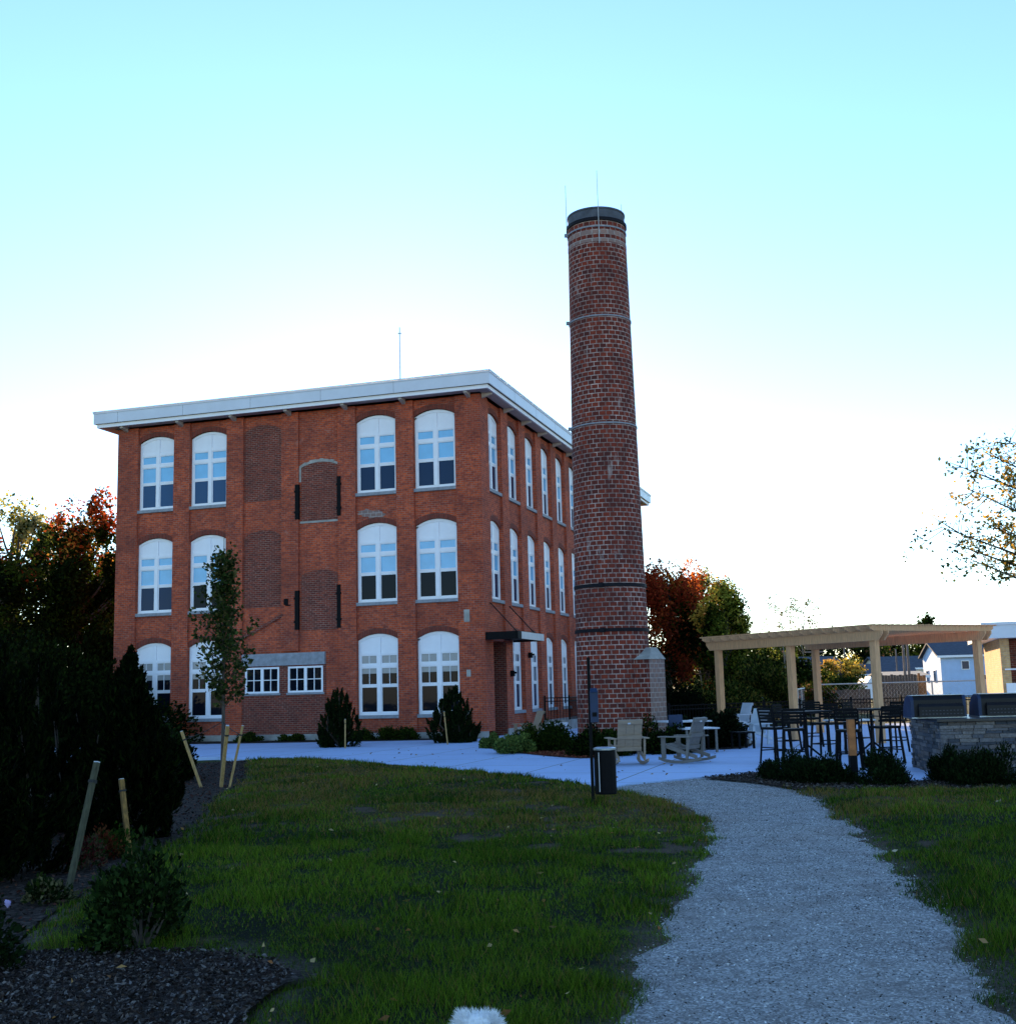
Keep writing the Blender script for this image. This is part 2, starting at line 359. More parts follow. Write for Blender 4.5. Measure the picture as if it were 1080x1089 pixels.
def mulchmat(n,a,b_,c_):
    m,t,b=newmat(n); tc=N(t,'ShaderNodeTexCoord'); v=N(t,'ShaderNodeTexVoronoi'); v.inputs['Scale'].default_value=26; t.links.new(tc.outputs['Object'],v.inputs[0])
    n2=noise(t,30,5); c=ramp(t,v.outputs['Color'],[(.1,a),(.6,b_),(1.,c_)])
    t.links.new(c,b.inputs['Base Color']); b.inputs['Roughness'].default_value=1; b.inputs['Specular IOR Level'].default_value=.1; bump(t,b,n2,1,.05); return m
M['mulch']=mulchmat('dark_mulch',(.012,.010,.009),(.04,.028,.022),(.10,.08,.07)); M['mulch_red']=mulchmat('red_mulch',(.05,.015,.01),(.13,.035,.02),(.2,.07,.04))
def sheet(name,poly,z,mat,label=None,thick=0):
    b=MB()
    if thick: b.prism([(p[0],p[1],z) for p in poly],[(p[0],p[1],z-thick) for p in poly])
    else: b.poly([(p[0],p[1],z) for p in poly])
    o=b.build(name,mat); o['kind']='structure'
    if label: o['label']=label
    return o
gb=MB(); gb.poly([(-1500,-60,-.06),(1500,-60,-.06),(1500,2500,-.06),(-1500,2500,-.06)]); tag(gb.build('ground','ground'),kind='structure')
sheet('pavement',conc,.03,'concrete','pale blue grey concrete walk and patio around the mill',thick=.15)
sheet('gravel_path',rough(path_poly,.3,.05),0.004,'gravel','grey stone dust footpath curving up to the patio')
beds=[('planting_bed',[(-7.5,8.2)]+bed_edge+[tuple(G(215,812)[:2]),(-13,30),(-30,30),(-30,6)],.012,'mulch'),
      ('planting_bed',rough(mulch_front+[(-1.0,5.),(-1.2,3.),(-6,3.),(-6,7.6)],.2,.05,3),.05,'mulch'),
      ('planting_bed',g2((745,829),(800,824),(880,829),(960,833),(1003,833),(1085,833),(1085,844),(940,844),(880,845),(850,842),(800,834)),.034,'mulch'),
      ('planting_bed',[tuple(BW(.0,-.0)[:2]),tuple(BW(-.0,-1.1)[:2]),tuple(BW(-4,-1.6)[:2]),tuple(BW(-9,-2.0)[:2]),tuple(BW(-17,-2.1)[:2]),tuple(BW(-17,0)[:2])],.036,'mulch'),
      ('planting_bed',smoothpoly(g2((513,796),(535,800),(575,805),(620,808),(655,805),(690,800),(712,795),(700,786),(640,786),(590,793),(540,793))),.045,'mulch_red'),
      ('planting_bed',smoothpoly(g2((700,796),(740,799),(790,797),(800,790),(780,783),(730,783),(705,787))),.045,'mulch')]
for nme,pl,z,mt in beds: sheet(nme,pl,z,mt)
# lawn height field
def sdist(x,y,poly,hole=None):
    d=edist(x,y,poly)*np.where(inpoly(x,y,poly),1,-1)
    if hole is not None: d=np.minimum(d,-edist(x,y,hole)*np.where(inpoly(x,y,hole),1,-1))
    return d-.20*(vnoise(x,y,.45,41)-.4)-.16*(vnoise(x,y,.14,42)-.5)
def lawnz(x,y,d): return np.where(d<0,np.maximum(d*.35,-.05)+.006,.006+np.clip(d/.25,0,1)*.02+np.clip(d/.8,0,1)*(.03+.05*vnoise(x,y,2.2,3)+.02*vnoise(x,y,.6,4)))
def baremask(x,y):
    a=vnoise(x,y,.55,11)*.6+vnoise(x,y,.2,12)*.4; b=vnoise(x,y,3.5,13)
    return np.clip((a+.25*b-.89)/.07,0,1)
def dormant(x,y):   # dry strip by the pavement
    d=edist(x,y,lawn_top,False); return np.clip(1.5-np.abs(d-3.6)/2.6,0,1)*np.clip(vnoise(x,y,1.1,21)*1.8-.1,0,1)
def lawn(poly,name,seed,hole=None):
    xs=np.array([p[0] for p in poly]); ys=np.array([p[1] for p in poly]); st=.10
    gx=np.arange(xs.min(),xs.max(),st); gy=np.arange(ys.min(),ys.max(),st)
    X,Yg=np.meshgrid(gx,gy); x=X.ravel(); y=Yg.ravel(); d=sdist(x,y,poly,hole)
    keep=(d>-.36).reshape(X.shape); z=lawnz(x,y,d)
    fm=keep[:-1,:-1]&keep[1:,:-1]&keep[:-1,1:]&keep[1:,1:]; j,i=np.nonzero(fm); W=X.shape[1]
    q=np.stack([j*W+i,j*W+i+1,(j+1)*W+i+1,(j+1)*W+i],1)
    used,inv=np.unique(q.ravel(),return_inverse=True); me=bpy.data.meshes.new(name)
    V=np.stack([x[used],y[used],z[used]],1); nf=len(q)
    me.vertices.add(len(V)); me.vertices.foreach_set('co',V.astype(np.float32).ravel()); me.loops.add(nf*4); me.loops.foreach_set('vertex_index',inv.astype(np.int32)); me.polygons.add(nf); me.polygons.foreach_set('loop_start',np.arange(0,nf*4,4,dtype=np.int32)); me.update(calc_edges=True)
    a=me.color_attributes.new('Col','FLOAT_COLOR','POINT'); bm=baremask(V[:,0],V[:,1])[:,None]; dm=dormant(V[:,0],V[:,1])[:,None]
    c=np.array([.004,.008,.0015])*(1-dm)+np.array([.08,.055,.02])*dm; ed=np.clip(1-sdist(V[:,0],V[:,1],poly,hole)/.3,0,1)[:,None]; c=c*(1-ed)+np.array([.10,.08,.062])*ed; c=c*(1-bm)+np.array([.075,.052,.036])*bm
    c=np.concatenate([c,np.ones((len(c),1))],1); a.data.foreach_set('color',c.astype(np.float32).ravel()); me.materials.append(M['soil'])
    tag(link(name,me),kind='structure')
    # blades
    out=[];cc=[]
    for (y0,y1,den,hh,wd) in ((5.2,9,5600,.065,.0055),(9,14,2800,.07,.0085),(14,21,1300,.075,.013),(21,35,560,.075,.02)):
        A=(xs.max()-xs.min())*(y1-y0); n=int(A*den); bx=rng.uniform(xs.min(),xs.max(),n); by=rng.uniform(y0,y1,n)
        sd_=sdist(bx,by,poly,hole); k=sd_>-.06; px,py,dd=PR(np.stack([bx,by,bx*0],1))
        k&=(px>-60)&(px<1140)&(py<1130); bx=bx[k];by=by[k]; sd_=sd_[k]
        bm=baremask(bx,by); den2=np.clip(.1+1.3*(.6*vnoise(bx,by,.3,33)+.4*vnoise(bx,by,.1,34)),0,1)*np.clip(.6+sd_/.25,.5,1); k=rng.random(len(bx))<(1-.93*bm)*den2; bx=bx[k];by=by[k]; d=sd_[k]; z=np.maximum(lawnz(bx,by,d),.004); n=len(bx); h=hh*rng.uniform(.35,1.3,n)*(.3+1.3*vnoise(bx,by,.4,35)**1.3)
        th=rng.uniform(0,6.28,n); lean=rng.uniform(.1,.9,n)*h; wv=np.stack([np.cos(th),np.sin(th)],1)*wd/2
        le=rng.uniform(0,6.28,n); B0=np.stack([bx,by,z-.005],1)
        a_=B0.copy(); a_[:,:2]+=wv; b_=B0.copy(); b_[:,:2]-=wv; t_=B0.copy(); t_[:,2]+=h; t_[:,0]+=np.cos(le)*lean; t_[:,1]+=np.sin(le)*lean
        out.append(np.stack([a_,b_,t_],1).reshape(-1,3))
        dm=dormant(bx,by); f=rng.random(n); g=vnoise(bx,by,1.1,37)
        base=np.array([.026,.066,.004])*(1-g[:,None])+np.array([.125,.205,.014])*g[:,None]
        dry=np.array([.20,.13,.035]); k=(rng.random(n)<(.07+.60*dm))[:,None]; base=np.where(k,dry*(.5+.8*f[:,None]),base*(.25+1.3*f[:,None]**1.5)); cc.append(base)
    tag(link('grass',npmesh('grass',np.concatenate(out),3,np.concatenate(cc),'blade')),'short green grass blades '+seed,'grass',kind='stuff')
lawn(lawnL,'lawn','of the wide lawn left of the gravel path',mulch_front+[(-1.0,5.),(-1.2,3.),(-6,3.),(-6,7.6)])
lawn(lawnR,'lawn','of the strip right of the gravel path')
# mulch chips / pebbles
def scatter(name,poly,n,size,cols,z,label,cat,flat=.5):
    xs=[p[0] for p in poly]; ys=[p[1] for p in poly]; x=rng.uniform(min(xs),max(xs),n); y=rng.uniform(min(ys),max(ys),n); k=inpoly(x,y,poly)
    px,py,_=PR(np.stack([x,y,x*0],1)); k&=(px>-40)&(px<1120)&(py<1120)&(py>760); x=x[k];y=y[k]; n=len(x); s=size*rng.uniform(.4,1.3,n)
    P=np.stack([x,y,z+rng.uniform(0,.02,n)],1); th=rng.uniform(0,6.28,n); D=np.stack([np.cos(th),np.sin(th),rng.normal(size=n)*flat],1)
    c=np.array(cols)[rng.integers(0,len(cols),n)]*rng.uniform(.6,1.2,(n,1))
    tag(link(name,npmesh(name,leaves(P,s,c,.45,D),4,c,'chip')),label,cat,kind='stuff')
mc=[(.02,.016,.014),(.05,.035,.028),(.10,.08,.07),(.16,.14,.13),(.03,.02,.018)]
scatter('mulch_chips',[p for p in mulch_front]+[(-1.2,5.5),(-6,5.5),(-6,7.6)],30000,.035,mc,.055,'loose dark bark chips in the mulch patch at the lower left','mulch')
scatter('mulch_chips',beds[0][1],60000,.05,[(.03,.02,.018),(.08,.03,.022),(.12,.06,.045),(.02,.015,.012)],.02,'loose reddish bark chips under the evergreens at left','mulch')
scatter('mulch_chips',beds[2][1],12000,.05,mc,.045,'loose bark chips in the strip bed by the patio edge','mulch')
scatter('mulch_chips',beds[4][1],14000,.07,[(.16,.04,.025),(.1,.03,.02),(.24,.09,.05)],.055,'loose red bark chips around the foot of the chimney','mulch')
scatter('pebbles',path_poly,70000,.018,[(.5,.5,.5),(.3,.3,.3),(.10,.09,.085),(.70,.70,.70),(.05,.045,.04)],.006,'fine loose pebbles strewn over the gravel path','pebbles',.3)
scatter('fallen_leaves',lawnL,650,.06,[(.3,.17,.06),(.22,.1,.04),(.4,.3,.14)],.10,'dry brown leaves fallen on the wide left lawn','leaves',.3)
scatter('fallen_leaves',lawnR,90,.06,[(.3,.2,.1),(.4,.35,.25)],.10,'pale dry leaves fallen on the right hand lawn','leaves',.3)
scatter('fallen_leaves',g2((300,806),(500,818),(660,832),(820,822),(1000,800),(700,800),(450,797)),160,.08,[(.2,.1,.04),(.3,.2,.1)],.036,'few dry leaves lying on the concrete patio','leaves',.2)
# ------------------------------------------------------------------ the mill
mill=empty('mill_building',CO,-TH,'three storey red brick mill with arched white windows and wide white eaves','building')
SL=[.91,5.13,9.34]; TL=[3.95,8.18,12.42]; HW=.845; WH=3.04; RISE=.25; TOPZ=12.78; LEN=30.6; WID=15.62
FB=[-1.675,-4.09,-6.52,-8.95,-11.39,-13.81]; RB=[1.6+2.47*k for k in range(12)]
def arch(x0,x1,zs,za,n=10):
    c=(x0+x1)/2; h=(x1-x0)/2; r=za-zs; R=(h*h+r*r)/(2*r); zc=za-R; a=math.asin(h/R)
    return [(c+R*math.sin(-a+2*a*i/n), zc+R*math.cos(-a+2*a*i/n)) for i in range(n+1)]
def fr(side,u,d,z):   # facade coordinates -> mill local. d = depth inwards
    return (u,d,z) if side==0 else (-d,u,z)
wall=MB(); DB=-.08; DP=-.18
def slab(mb,side,pts,d0,d1): mb.prism([fr(side,u,d0,z) for u,z in pts],[fr(side,u,d1,z) for u,z in pts])
def bay(side,c,hw,rows):
    x0,x1=c-hw,c+hw
    if not rows: slab(wall,side,[(x0,.25),(x1,.25),(x1,TOPZ),(x0,TOPZ)],DB,.35); return
    zb=.25
    for r in rows:
        if SL[r]-.12>zb or r!=rows[0]:
            pass
        top=SL[r]-.12
        if r==rows[0]: slab(wall,side,[(x0,zb),(x1,zb),(x1,top),(x0,top)],DB,.35)
        nxt=(SL[r+1]-.12) if r<2 else TOPZ
        slab(wall,side,arch(x0,x1,TL[r]-RISE,TL[r])+[(x1,nxt),(x0,nxt)],DB,.35)
for i,c in enumerate(FB): bay(0,c,HW,[] if i in (2,3) else [0,1,2])
RH=.80
for k,c in enumerate(RB):
    if k==0:
        x0,x1=c-RH,c+RH; slab(wall,1,[(x0,3.55),(x1,3.55),(x1,SL[1]-.12),(x0,SL[1]-.12)],DB,.35)
        slab(wall,1,arch(x0,x1,TL[1]-RISE,TL[1])+[(x1,SL[2]-.12),(x0,SL[2]-.12)],DB,.35); slab(wall,1,arch(x0,x1,TL[2]-RISE,TL[2])+[(x1,TOPZ),(x0,TOPZ)],DB,.35)
    else: bay(1,c,RH,[0,1,2])
def pil(side,a,b,z0=.25): slab(wall,side,[(a,z0),(b,z0),(b,TOPZ),(a,TOPZ)],DP,.35)
ed=[0.18]+[];
for i in range(5):
    if i==2: slab(wall,0,[(FB[3]+HW,.25),(FB[2]-HW,.25),(FB[2]-HW,3.4),(FB[3]+HW,3.4)],DB,.35); pil(0,FB[3]+HW,FB[2]-HW,3.4)
    else: pil(0,FB[i+1]+HW,FB[i]-HW)
pil(0,-WID,FB[5]-HW)
wall.box(FB[0]+HW,.18,DP,RB[0]-RH,.25,TOPZ)              # corner pier
for k in range(11): pil(1,RB[k]+RH,RB[k+1]-RH)
pil(1,RB[11]+RH,LEN)
wall.box(-WID,-WID+.35,.35,LEN,.25,TOPZ); wall.box(-WID+.35,-.35,LEN-.35,LEN,.25,TOPZ)
wall.build('wall','brick',mill)
f=MB(); f.box(-WID-.03,.21,DP-.04,-.02,-.1,.26); f.box(-.02,.2,RB[0]+RH,LEN,-.1,.26); f.box(-WID-.03,-WID+.3,-.02,LEN,-.1,.26); f.build('foundation','concrete_old',mill)
# low flush brick in the two blind bays
lx0,_=FP(347.5,720); lx1,_=FP(257,720)
zlin0=FP(300,708)[1]; zlin1=FP(300,695)[1]
E1=FB[2]+HW; E0=FB[3]-HW
w1=(FP(262.5,724)[0],FP(298.5,724)[0]); w2=(FP(308,722)[0],FP(345,722)[0]); wz=(FP(280,737.5)[1],FP(280,710)[1])
fill=MB()
def ff(x0,x1,z0,z1,d0=-.12,d1=-.081): fill.box(x0,x1,d0,d1,z0,z1)
ff(E0,w1[0],.26,zlin0); ff(w1[1],w2[0],.26,zlin0); ff(w2[1],lx0,.26,zlin0); ff(w1[0],w1[1],.26,wz[0]); ff(w2[0],w2[1],.26,wz[0]); ff(w1[0],w1[1],wz[1],zlin0); ff(w2[0],w2[1],wz[1],zlin0)
fill.build('brick_infill','brick_infill',mill)
for r in (1,2):     # bricked up windows
    fill=MB()
    pts=arch(FB[3]-HW+.02,FB[3]+HW-.02,TL[r]-RISE,TL[r]); slab(fill,0,pts+[(FB[3]+HW-.02,SL[r]),(FB[3]-HW+.02,SL[r])],-.093,-.079); fill.build('bricked_window','brick_infill',mill)
def pxr(a,b): p=FP(*a); q=FP(*b); return p[0],q[0],p[1],q[1]
dx0,dx1=FP(321.5,520)[0],FP(361.5,520)[0]
d3=(FP(340,553.5)[1],FP(341,491.5)[1]); d2=(FP(340,670)[1],FP(341,606)[1])
for a,b in (d3,d2): fill=MB(); slab(fill,0,arch(dx0,dx1,b-.18,b)+[(dx1,a),(dx0,a)],-.096,-.079); fill.build('bricked_doorway','brick_infill',mill)
sc=MB(); A=arch(dx0,dx1,d3[1]-.18,d3[1],12); Bq=arch(dx0-.10,dx1+.10,d3[1]-.12,d3[1]+.12,12)
for i in range(12):
    j=.02*math.sin(i*2.3); sc.prism([(A[i][0],-.110,A[i][1]),(A[i+1][0],-.110,A[i+1][1]),(Bq[i+1][0],-.110,Bq[i+1][1]+j),(Bq[i][0],-.110,Bq[i][1]+j)],[(A[i][0],-.079,A[i][1]),(A[i+1][0],-.079,A[i+1][1]),(Bq[i+1][0],-.079,Bq[i+1][1]+j),(Bq[i][0],-.079,Bq[i][1]+j)])
sc.box(dx0-.09,dx0,-.108,-.079,d3[1]-.75,d3[1]-.15); sc.box(dx1,dx1+.07,-.108,-.079,d3[1]-.85,d3[1]-.15)
sc.build('mortar_scar','concrete_old',mill); sc=MB(); sc.box(dx0-.05,dx1+.35,-.107,-.079,d3[0]-.09,d3[0]-.01); sc.build('mortar_scar','concrete_old',mill)
for k,(px,y0,y1) in enumerate(((318.2,516,553),(362.6,507,549),(318,628.5,670),(362.6,622,668))):
    a=FP(px,y0); b=FP(px,y1); q=MB(); q.box(a[0]-.09,a[0]+.07,-.20,-.079,b[1],a[1])
    for t in (.2,.8): zz=b[1]+(a[1]-b[1])*t; q.box(a[0]-.12,a[0]+.10,-.215,-.18,zz-.04,zz+.04)
    q.build('shutter_iron','iron',mill)
q=MB(); a=FP(307,641); q.box(a[0]-.1,a[0]+.07,-.22,-.079,a[1]-.1,a[1]+.14); q.box(a[0]-.05,a[0]+.18,-.19,-.08,a[1]-.14,a[1]-.1); q.build('wall_box','iron',mill)
q=MB(); q.box(E0+.0,lx0,-.195,-.079,zlin0,zlin1); q.build('lintel','stone',mill)
for a,b in (w1,w2):      # small divided windows
    q=MB(); z0,z1=wz; t=.07; q.box(a,b,-.14,.02,z0,z0+t); q.box(a,b,-.14,.02,z1-t,z1); q.box(a,a+t,-.139,.02,z0+t,z1-t); q.box(b-t,b,-.139,.02,z0+t,z1-t); c=(a+b)/2; q.box(c-.06,c+.06,-.139,.02,z0+t,z1-t)
    for s0,s1 in ((a+t,c-.06),(c+.06,b-t)): mm=(s0+s1)/2; q.box(mm-.015,mm+.015,-.125,.0,z0+t,z1-t); zc=(z0+z1)/2; q.box(s0,mm-.015,-.124,.0,zc-.015,zc+.015); q.box(mm+.015,s1,-.124,.0,zc-.015,zc+.015)
    wn=q.build('small_window','white',mill); g=MB(); g.box(a+t,b-t,-.09,-.085,z0+t,z1-t); g.build('pane','glass_dark',wn); g=MB(); g.box(a-.06,b+.06,-.17,-.10,z0-.08,z0-.001); g.build('sill','stone',wn)
# arched windows
def winmeshes(hw,kind):
    W=hw-.012; fr_=MB(); gl=MB(); gb_=MB(); bl=MB(); y0,y1=0.,.09
    t=.085; cm=.075
    # arched head panel
    A=arch(-W,W,WH-RISE-.0,WH-.012); zp=WH-.77
    fr_.prism([(u,.03,z) for u,z in A]+[(W,.03,zp),(-W,.03,zp)],[(u,.10,z) for u,z in A]+[(W,.10,zp),(-W,.10,zp)])
    for (u0,z0),(u1,z1) in zip(A[:-1],A[1:]): fr_.prism([(u0,0,z0),(u1,0,z1),(u1,0,z1-.10),(u0,0,z0-.10)],[(u0,.029,z0),(u1,.029,z1),(u1,.029,z1-.10),(u0,.029,z0-.10)])
    fr_.box(-W,-W+t,y0,y1,0,WH-RISE-.02); fr_.box(W-t,W,y0,y1,0,WH-RISE-.02)
    fr_.box(-cm,cm,-.012,y1-.002,.09,WH-.13)
    fr_.box(-W+t,W-t,.004,y1,0,.09)
    fr_.box(-W+t,W-t,.002,.031,zp-.03,zp+.07)
    zt=zp-.38; fr_.box(-W+t,W-t,-.004,y1+.002,zt-.12,zt)
    zm=1.06; fr_.box(-W+t,W-t,.022,y1,zm,zm+.055)
    for s in (-1,1):
        a,b=(cm,W-t) if s>0 else (-W+t,-cm)
        for (p,q,dy) in ((.09,zm,.03),(zm+.055,zt-.12,.012),(zt,zp-.03,.015)):
            e=.035; fr_.box(a,a+e,dy,y1-.01,p,q); fr_.box(b-e,b,dy,y1-.01,p,q); fr_.box(a+e,b-e,dy,y1-.01,p,p+e); fr_.box(a+e,b-e,dy,y1-.01,q-e,q)
        if kind in ('low','side'):
            mm=(a+b)/2; fr_.box(mm-.011,mm+.011,.03,.08,zm+.09,zt-.155); fr_.box(mm-.011,mm+.011,.03,.08,zt+.035,zp-.065)
    gl.box(-W+t,W-t,.055,.06,.09,zp)
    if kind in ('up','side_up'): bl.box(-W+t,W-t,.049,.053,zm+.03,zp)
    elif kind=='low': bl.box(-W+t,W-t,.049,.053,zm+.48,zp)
    si=MB(); si.box(-hw-.03,hw+.03,-.17,.05,-.12,-.001)
    ar=MB(); n=24; a0=arch(-hw,hw,WH-RISE,WH,n); a1=arch(-hw-.06,hw+.06,WH-RISE+.19,WH+.2,n)
    for i in range(n):
        k=len(ar.f); L=2*hw*1.03/n; ar.prism([(a0[i][0],-.087,a0[i][1]),(a0[i+1][0],-.087,a0[i+1][1]),(a1[i+1][0],-.087,a1[i+1][1]),(a1[i][0],-.087,a1[i][1])],[(a0[i][0],-.079,a0[i][1]),(a0[i+1][0],-.079,a0[i+1][1]),(a1[i+1][0],-.079,a1[i+1][1]),(a1[i][0],-.079,a1[i][1])])
    out=[('window',fr_.mesh('window','white'))]
    ch=[('pane',gl.mesh('pane','glass_dark' if kind=='low' else 'glass')),('sill',si.mesh('sill','stone')),('brick_arch',ar.mesh('brick_arch','brick_arch'))]
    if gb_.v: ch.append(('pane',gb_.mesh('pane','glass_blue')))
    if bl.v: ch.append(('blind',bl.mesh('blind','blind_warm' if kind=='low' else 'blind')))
    return out[0],ch
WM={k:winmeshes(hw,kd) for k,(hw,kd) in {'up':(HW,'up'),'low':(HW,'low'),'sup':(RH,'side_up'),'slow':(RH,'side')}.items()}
def placewin(side,c,r):
    k=('low' if r==0 else 'up') if side==0 else ('slow' if r==0 else 'sup')
    (n,me),ch=WM[k]; o=link(n,me,mill,fr(side,c,0.,SL[r]),0 if side==0 else math.pi/2)
    for cn,cm in ch:
        if cn=='pane' and side==0 and r>0:
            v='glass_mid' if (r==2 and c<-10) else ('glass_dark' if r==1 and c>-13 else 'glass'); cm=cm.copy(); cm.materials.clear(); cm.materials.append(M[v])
        link(cn,cm,o)
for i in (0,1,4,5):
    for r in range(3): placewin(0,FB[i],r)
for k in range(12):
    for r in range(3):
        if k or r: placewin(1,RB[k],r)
# brick patching course lines on piers
q=MB()
for px,py,ww,hh in ((498,655,.22,.45),(500,716,.16,.25),(499,760,.2,.3),):
    q=MB(); a=FP(px,py); q.box(a[0]-ww/2,a[0]+ww/2,DP-.012,DP+.01,a[1]-hh/2,a[1]+hh/2); q.build('mortar_patch','concrete_old',mill)
q=MB(); R5=random.Random(3); cxp,czp=FP(397,547); pts=[]
for i in range(22): a_=i/22*6.283; r_=R5.uniform(.65,1.15); pts.append((cxp+.62*r_*math.cos(a_),czp-.10*math.cos(a_)+.20*r_*math.sin(a_)))
slab(q,0,pts,DB-.006,DB+.01); q.build('washed_patch','brick_washed',mill)
a_=FP(258,680); b_=FP(303,654); q=MB(); q.bar((a_[0],-.185,a_[1]),(b_[0],-.185,b_[1]),.015,.10); q.build('roof_scar','brick_infill',mill)
# cornice: main fascia box, lower set back fascia, soffit
O=.78
def ring(mb,o0,o1,z0,z1):
    X0,X1,Y0,Y1=-WID,0,0,LEN
    mb.box(X0-o1,X1+o1,Y0-o1,Y0-o0,z0,z1); mb.box(X1+o0,X1+o1,Y0-o0,Y1+o0,z0,z1); mb.box(X0-o1,X0-o0,Y0-o0,Y1+o0,z0,z1); mb.box(X0-o1,X1+o1,Y1+o0,Y1+o1,z0,z1)
q=MB(); ring(q,O-.05,O,12.98,13.40); ring(q,O-.03,O+.025,13.40,13.445); ring(q,O-.03,O+.04,13.46,13.50); ring(q,O-.1,O-.01,13.24,13.25); q.build('fascia','fascia',mill)
q=MB()
for k in range(1,6): u_=-k*3.05; q.box(u_-.008,u_+.008,-O-.002,-O+.01,12.985,13.24); q.box(u_-.008,u_+.008,-O-.002,-O+.01,13.255,13.395)
for k in range(1,10): u_=k*3.05-.6; q.box(O-.01,O+.002,u_-.008,u_+.008,12.985,13.24); q.box(O-.01,O+.002,u_-.008,u_+.008,13.255,13.395)
q.build('fascia_seams','stone',mill)
q=MB(); ring(q,O-.18,O-.10,12.83,12.975); q.build('lower_fascia','white',mill)
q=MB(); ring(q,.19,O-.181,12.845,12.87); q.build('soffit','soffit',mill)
q=MB(); q.box(-WID-O+.06,O-.06,-O+.06,LEN+O-.06,13.30,13.44); q.build('roof','roofing',mill)
def brk(side,u):
    q=MB(); 
    pr=[(-.19,12.66),(-.19,12.84),(-.58,12.84),(-.58,12.77),(-.50,12.74)]
    q.prism([fr(side,u-.07,d,z) for d,z in pr],[fr(side,u+.07,d,z) for d,z in pr]); q.build('eave_bracket','soffit',mill)
for i in range(5): brk(0,(FB[i]+FB[i+1])/2)
brk(0,-.25); brk(0,-15.2)
for k in range(11): brk(1,(RB[k]+RB[k+1])/2)
brk(1,.1)
# entrance in first side bay
q=MB(); y0,y1=RB[0]-RH,RB[0]+RH; q.box(-.42,-.36,y0,y1,.0,.12); q.box(-.42,-.34,y0,y0+.09,.12,3.5); q.box(-.42,-.34,y1-.09,y1,.12,3.5); q.box(-.42,-.34,y0+.09,y1-.09,2.45,2.6); q.box(-.42,-.34,y0+.09,y1-.09,3.42,3.55); q.box(-.42,-.33,y0+.62,y0+.70,.12,2.45)
dr=q.build('door','blackmetal',mill); g=MB(); g.box(-.39,-.38,y0+.09,y1-.09,.12,3.42); g.build('pane','door_glass',dr); g=MB(); g.bar((-.29,y0+.78,.95),(-.29,y0+.78,1.35),.03); g.build('handle','steel',dr)
q=MB(); q.box(-.36,.16,y0-.001,y0+.02,.0,3.55); q.box(-.36,.16,y1-.02,y1+.001,.0,3.55); q.build('door_reveal','brick_infill',mill)
q=MB(); q.box(.19,1.35,-.05,3.25,3.62,3.66); q.box(.19,1.38,-.12,-.05,3.55,3.83); q.box(1.35,1.43,-.12,3.3,3.55,3.83); q.box(.19,1.35,3.25,3.3,3.55,3.83); cn=q.build('entrance_canopy','blackmetal',mill)
q=MB(); q.box(1.431,1.445,.3,3.29,3.56,3.82); q.build('canopy_panel','tabletop',cn)
for yy in (.5,2.9): q=MB(); q.bar((1.2,yy,3.84),(.19,yy,4.95),.035); q.build('tie_rod','blackmetal',cn)
# wall fittings on the side wall
for yy,zz in ((2.9,2.35),(5.4,3.1)):
    q=MB(); q.box(.19,.33,yy-.08,yy+.08,zz-.12,zz+.1); q.box(.33,.42,yy-.05,yy+.05,zz-.02,zz+.05); q.build('wall_lamp','blackmetal',mill)
# roof mast
a=AT(425.5,402,50.); p0=Vector(tuple(a)); q=MB(); mh=AT(425.5,348,50.)[2]-13.44; q.tube([(0,0,0),(0,0,mh*.5),(0,0,mh)],[.035,.028,.02],6); q.box(-.07,.07,-.02,.02,mh-.3,mh-.25); o=q.build('roof_mast','galv',None,(a[0],a[1],13.44)); tag(o,'thin antenna mast standing on the mill roof','mast')
# ------------------------------------------------------------------ chimney
cx,cy=3.02,36.; HC=16.42
ch=empty('brick_chimney',(cx,cy,0),0,'tall round tapering chimney of dark brick with pale mortar and iron hoops','chimney')
RB0,RT0=1.13,.90
def rad(z): return RB0+(RT0-RB0)*z/HC
q=MB(); q.lathe([(rad(z),z) for z in np.linspace(0,HC-.45,20)],64,uvs=True); q.build('shaft','brick_chimney',ch,rz=-.6,smooth=False)
q=MB(); q.lathe([(rad(HC)+.0,HC-.45),(rad(HC)+.03,HC-.42),(rad(HC)+.03,HC-.33),(rad(HC)-.01,HC-.30),(rad(HC)-.01,HC-.06),(rad(HC)+.01,HC-.05),(rad(HC)+.01,HC),(rad(HC)-.2,HC)],64); q.build('cap','cap',ch)
def zpx(py): # height at chimney front for image row
    d=ray(645,py); t=(cy-1.0)/d[1]; return d[2]*t+H
for py in (622,670): z=zpx(py); q=MB(); q.lathe([(rad(z)+.002,z-.05),(rad(z)+.03,z-.05),(rad(z)+.03,z+.05),(rad(z)+.002,z+.05)],64); q.box(rad(z),rad(z)+.1,-.06,.06,z-.07,z+.07); q.build('iron_hoop','steel_band',ch,rz=-1.9)
for py in (238.5,334,449): z=zpx(py); q=MB(); q.lathe([(rad(z)+.002,z-.022),(rad(z)+.025,z-.022),(rad(z)+.025,z+.022),(rad(z)+.002,z+.022)],64); q.box(rad(z),rad(z)+.12,-.04,.04,z-.05,z+.05); q.build('iron_hoop','band_light',ch,rz=3.3)
for py in (244.5,253): z=zpx(py); q=MB(); q.lathe([(rad(z)+.001,z-.06),(rad(z)+.006,z-.06),(rad(z)+.006,z+.06),(rad(z)+.001,z+.06)],64,uvs=False); q.build('weathered_course','brick_washed',ch,rz=.3)
z=HC-.39; q=MB(); q.lathe([(rad(z)+.032,z-.05),(rad(z)+.045,z-.05),(rad(z)+.045,z+.05),(rad(z)+.032,z+.05)],64); q.build('iron_hoop','steel_band',ch)
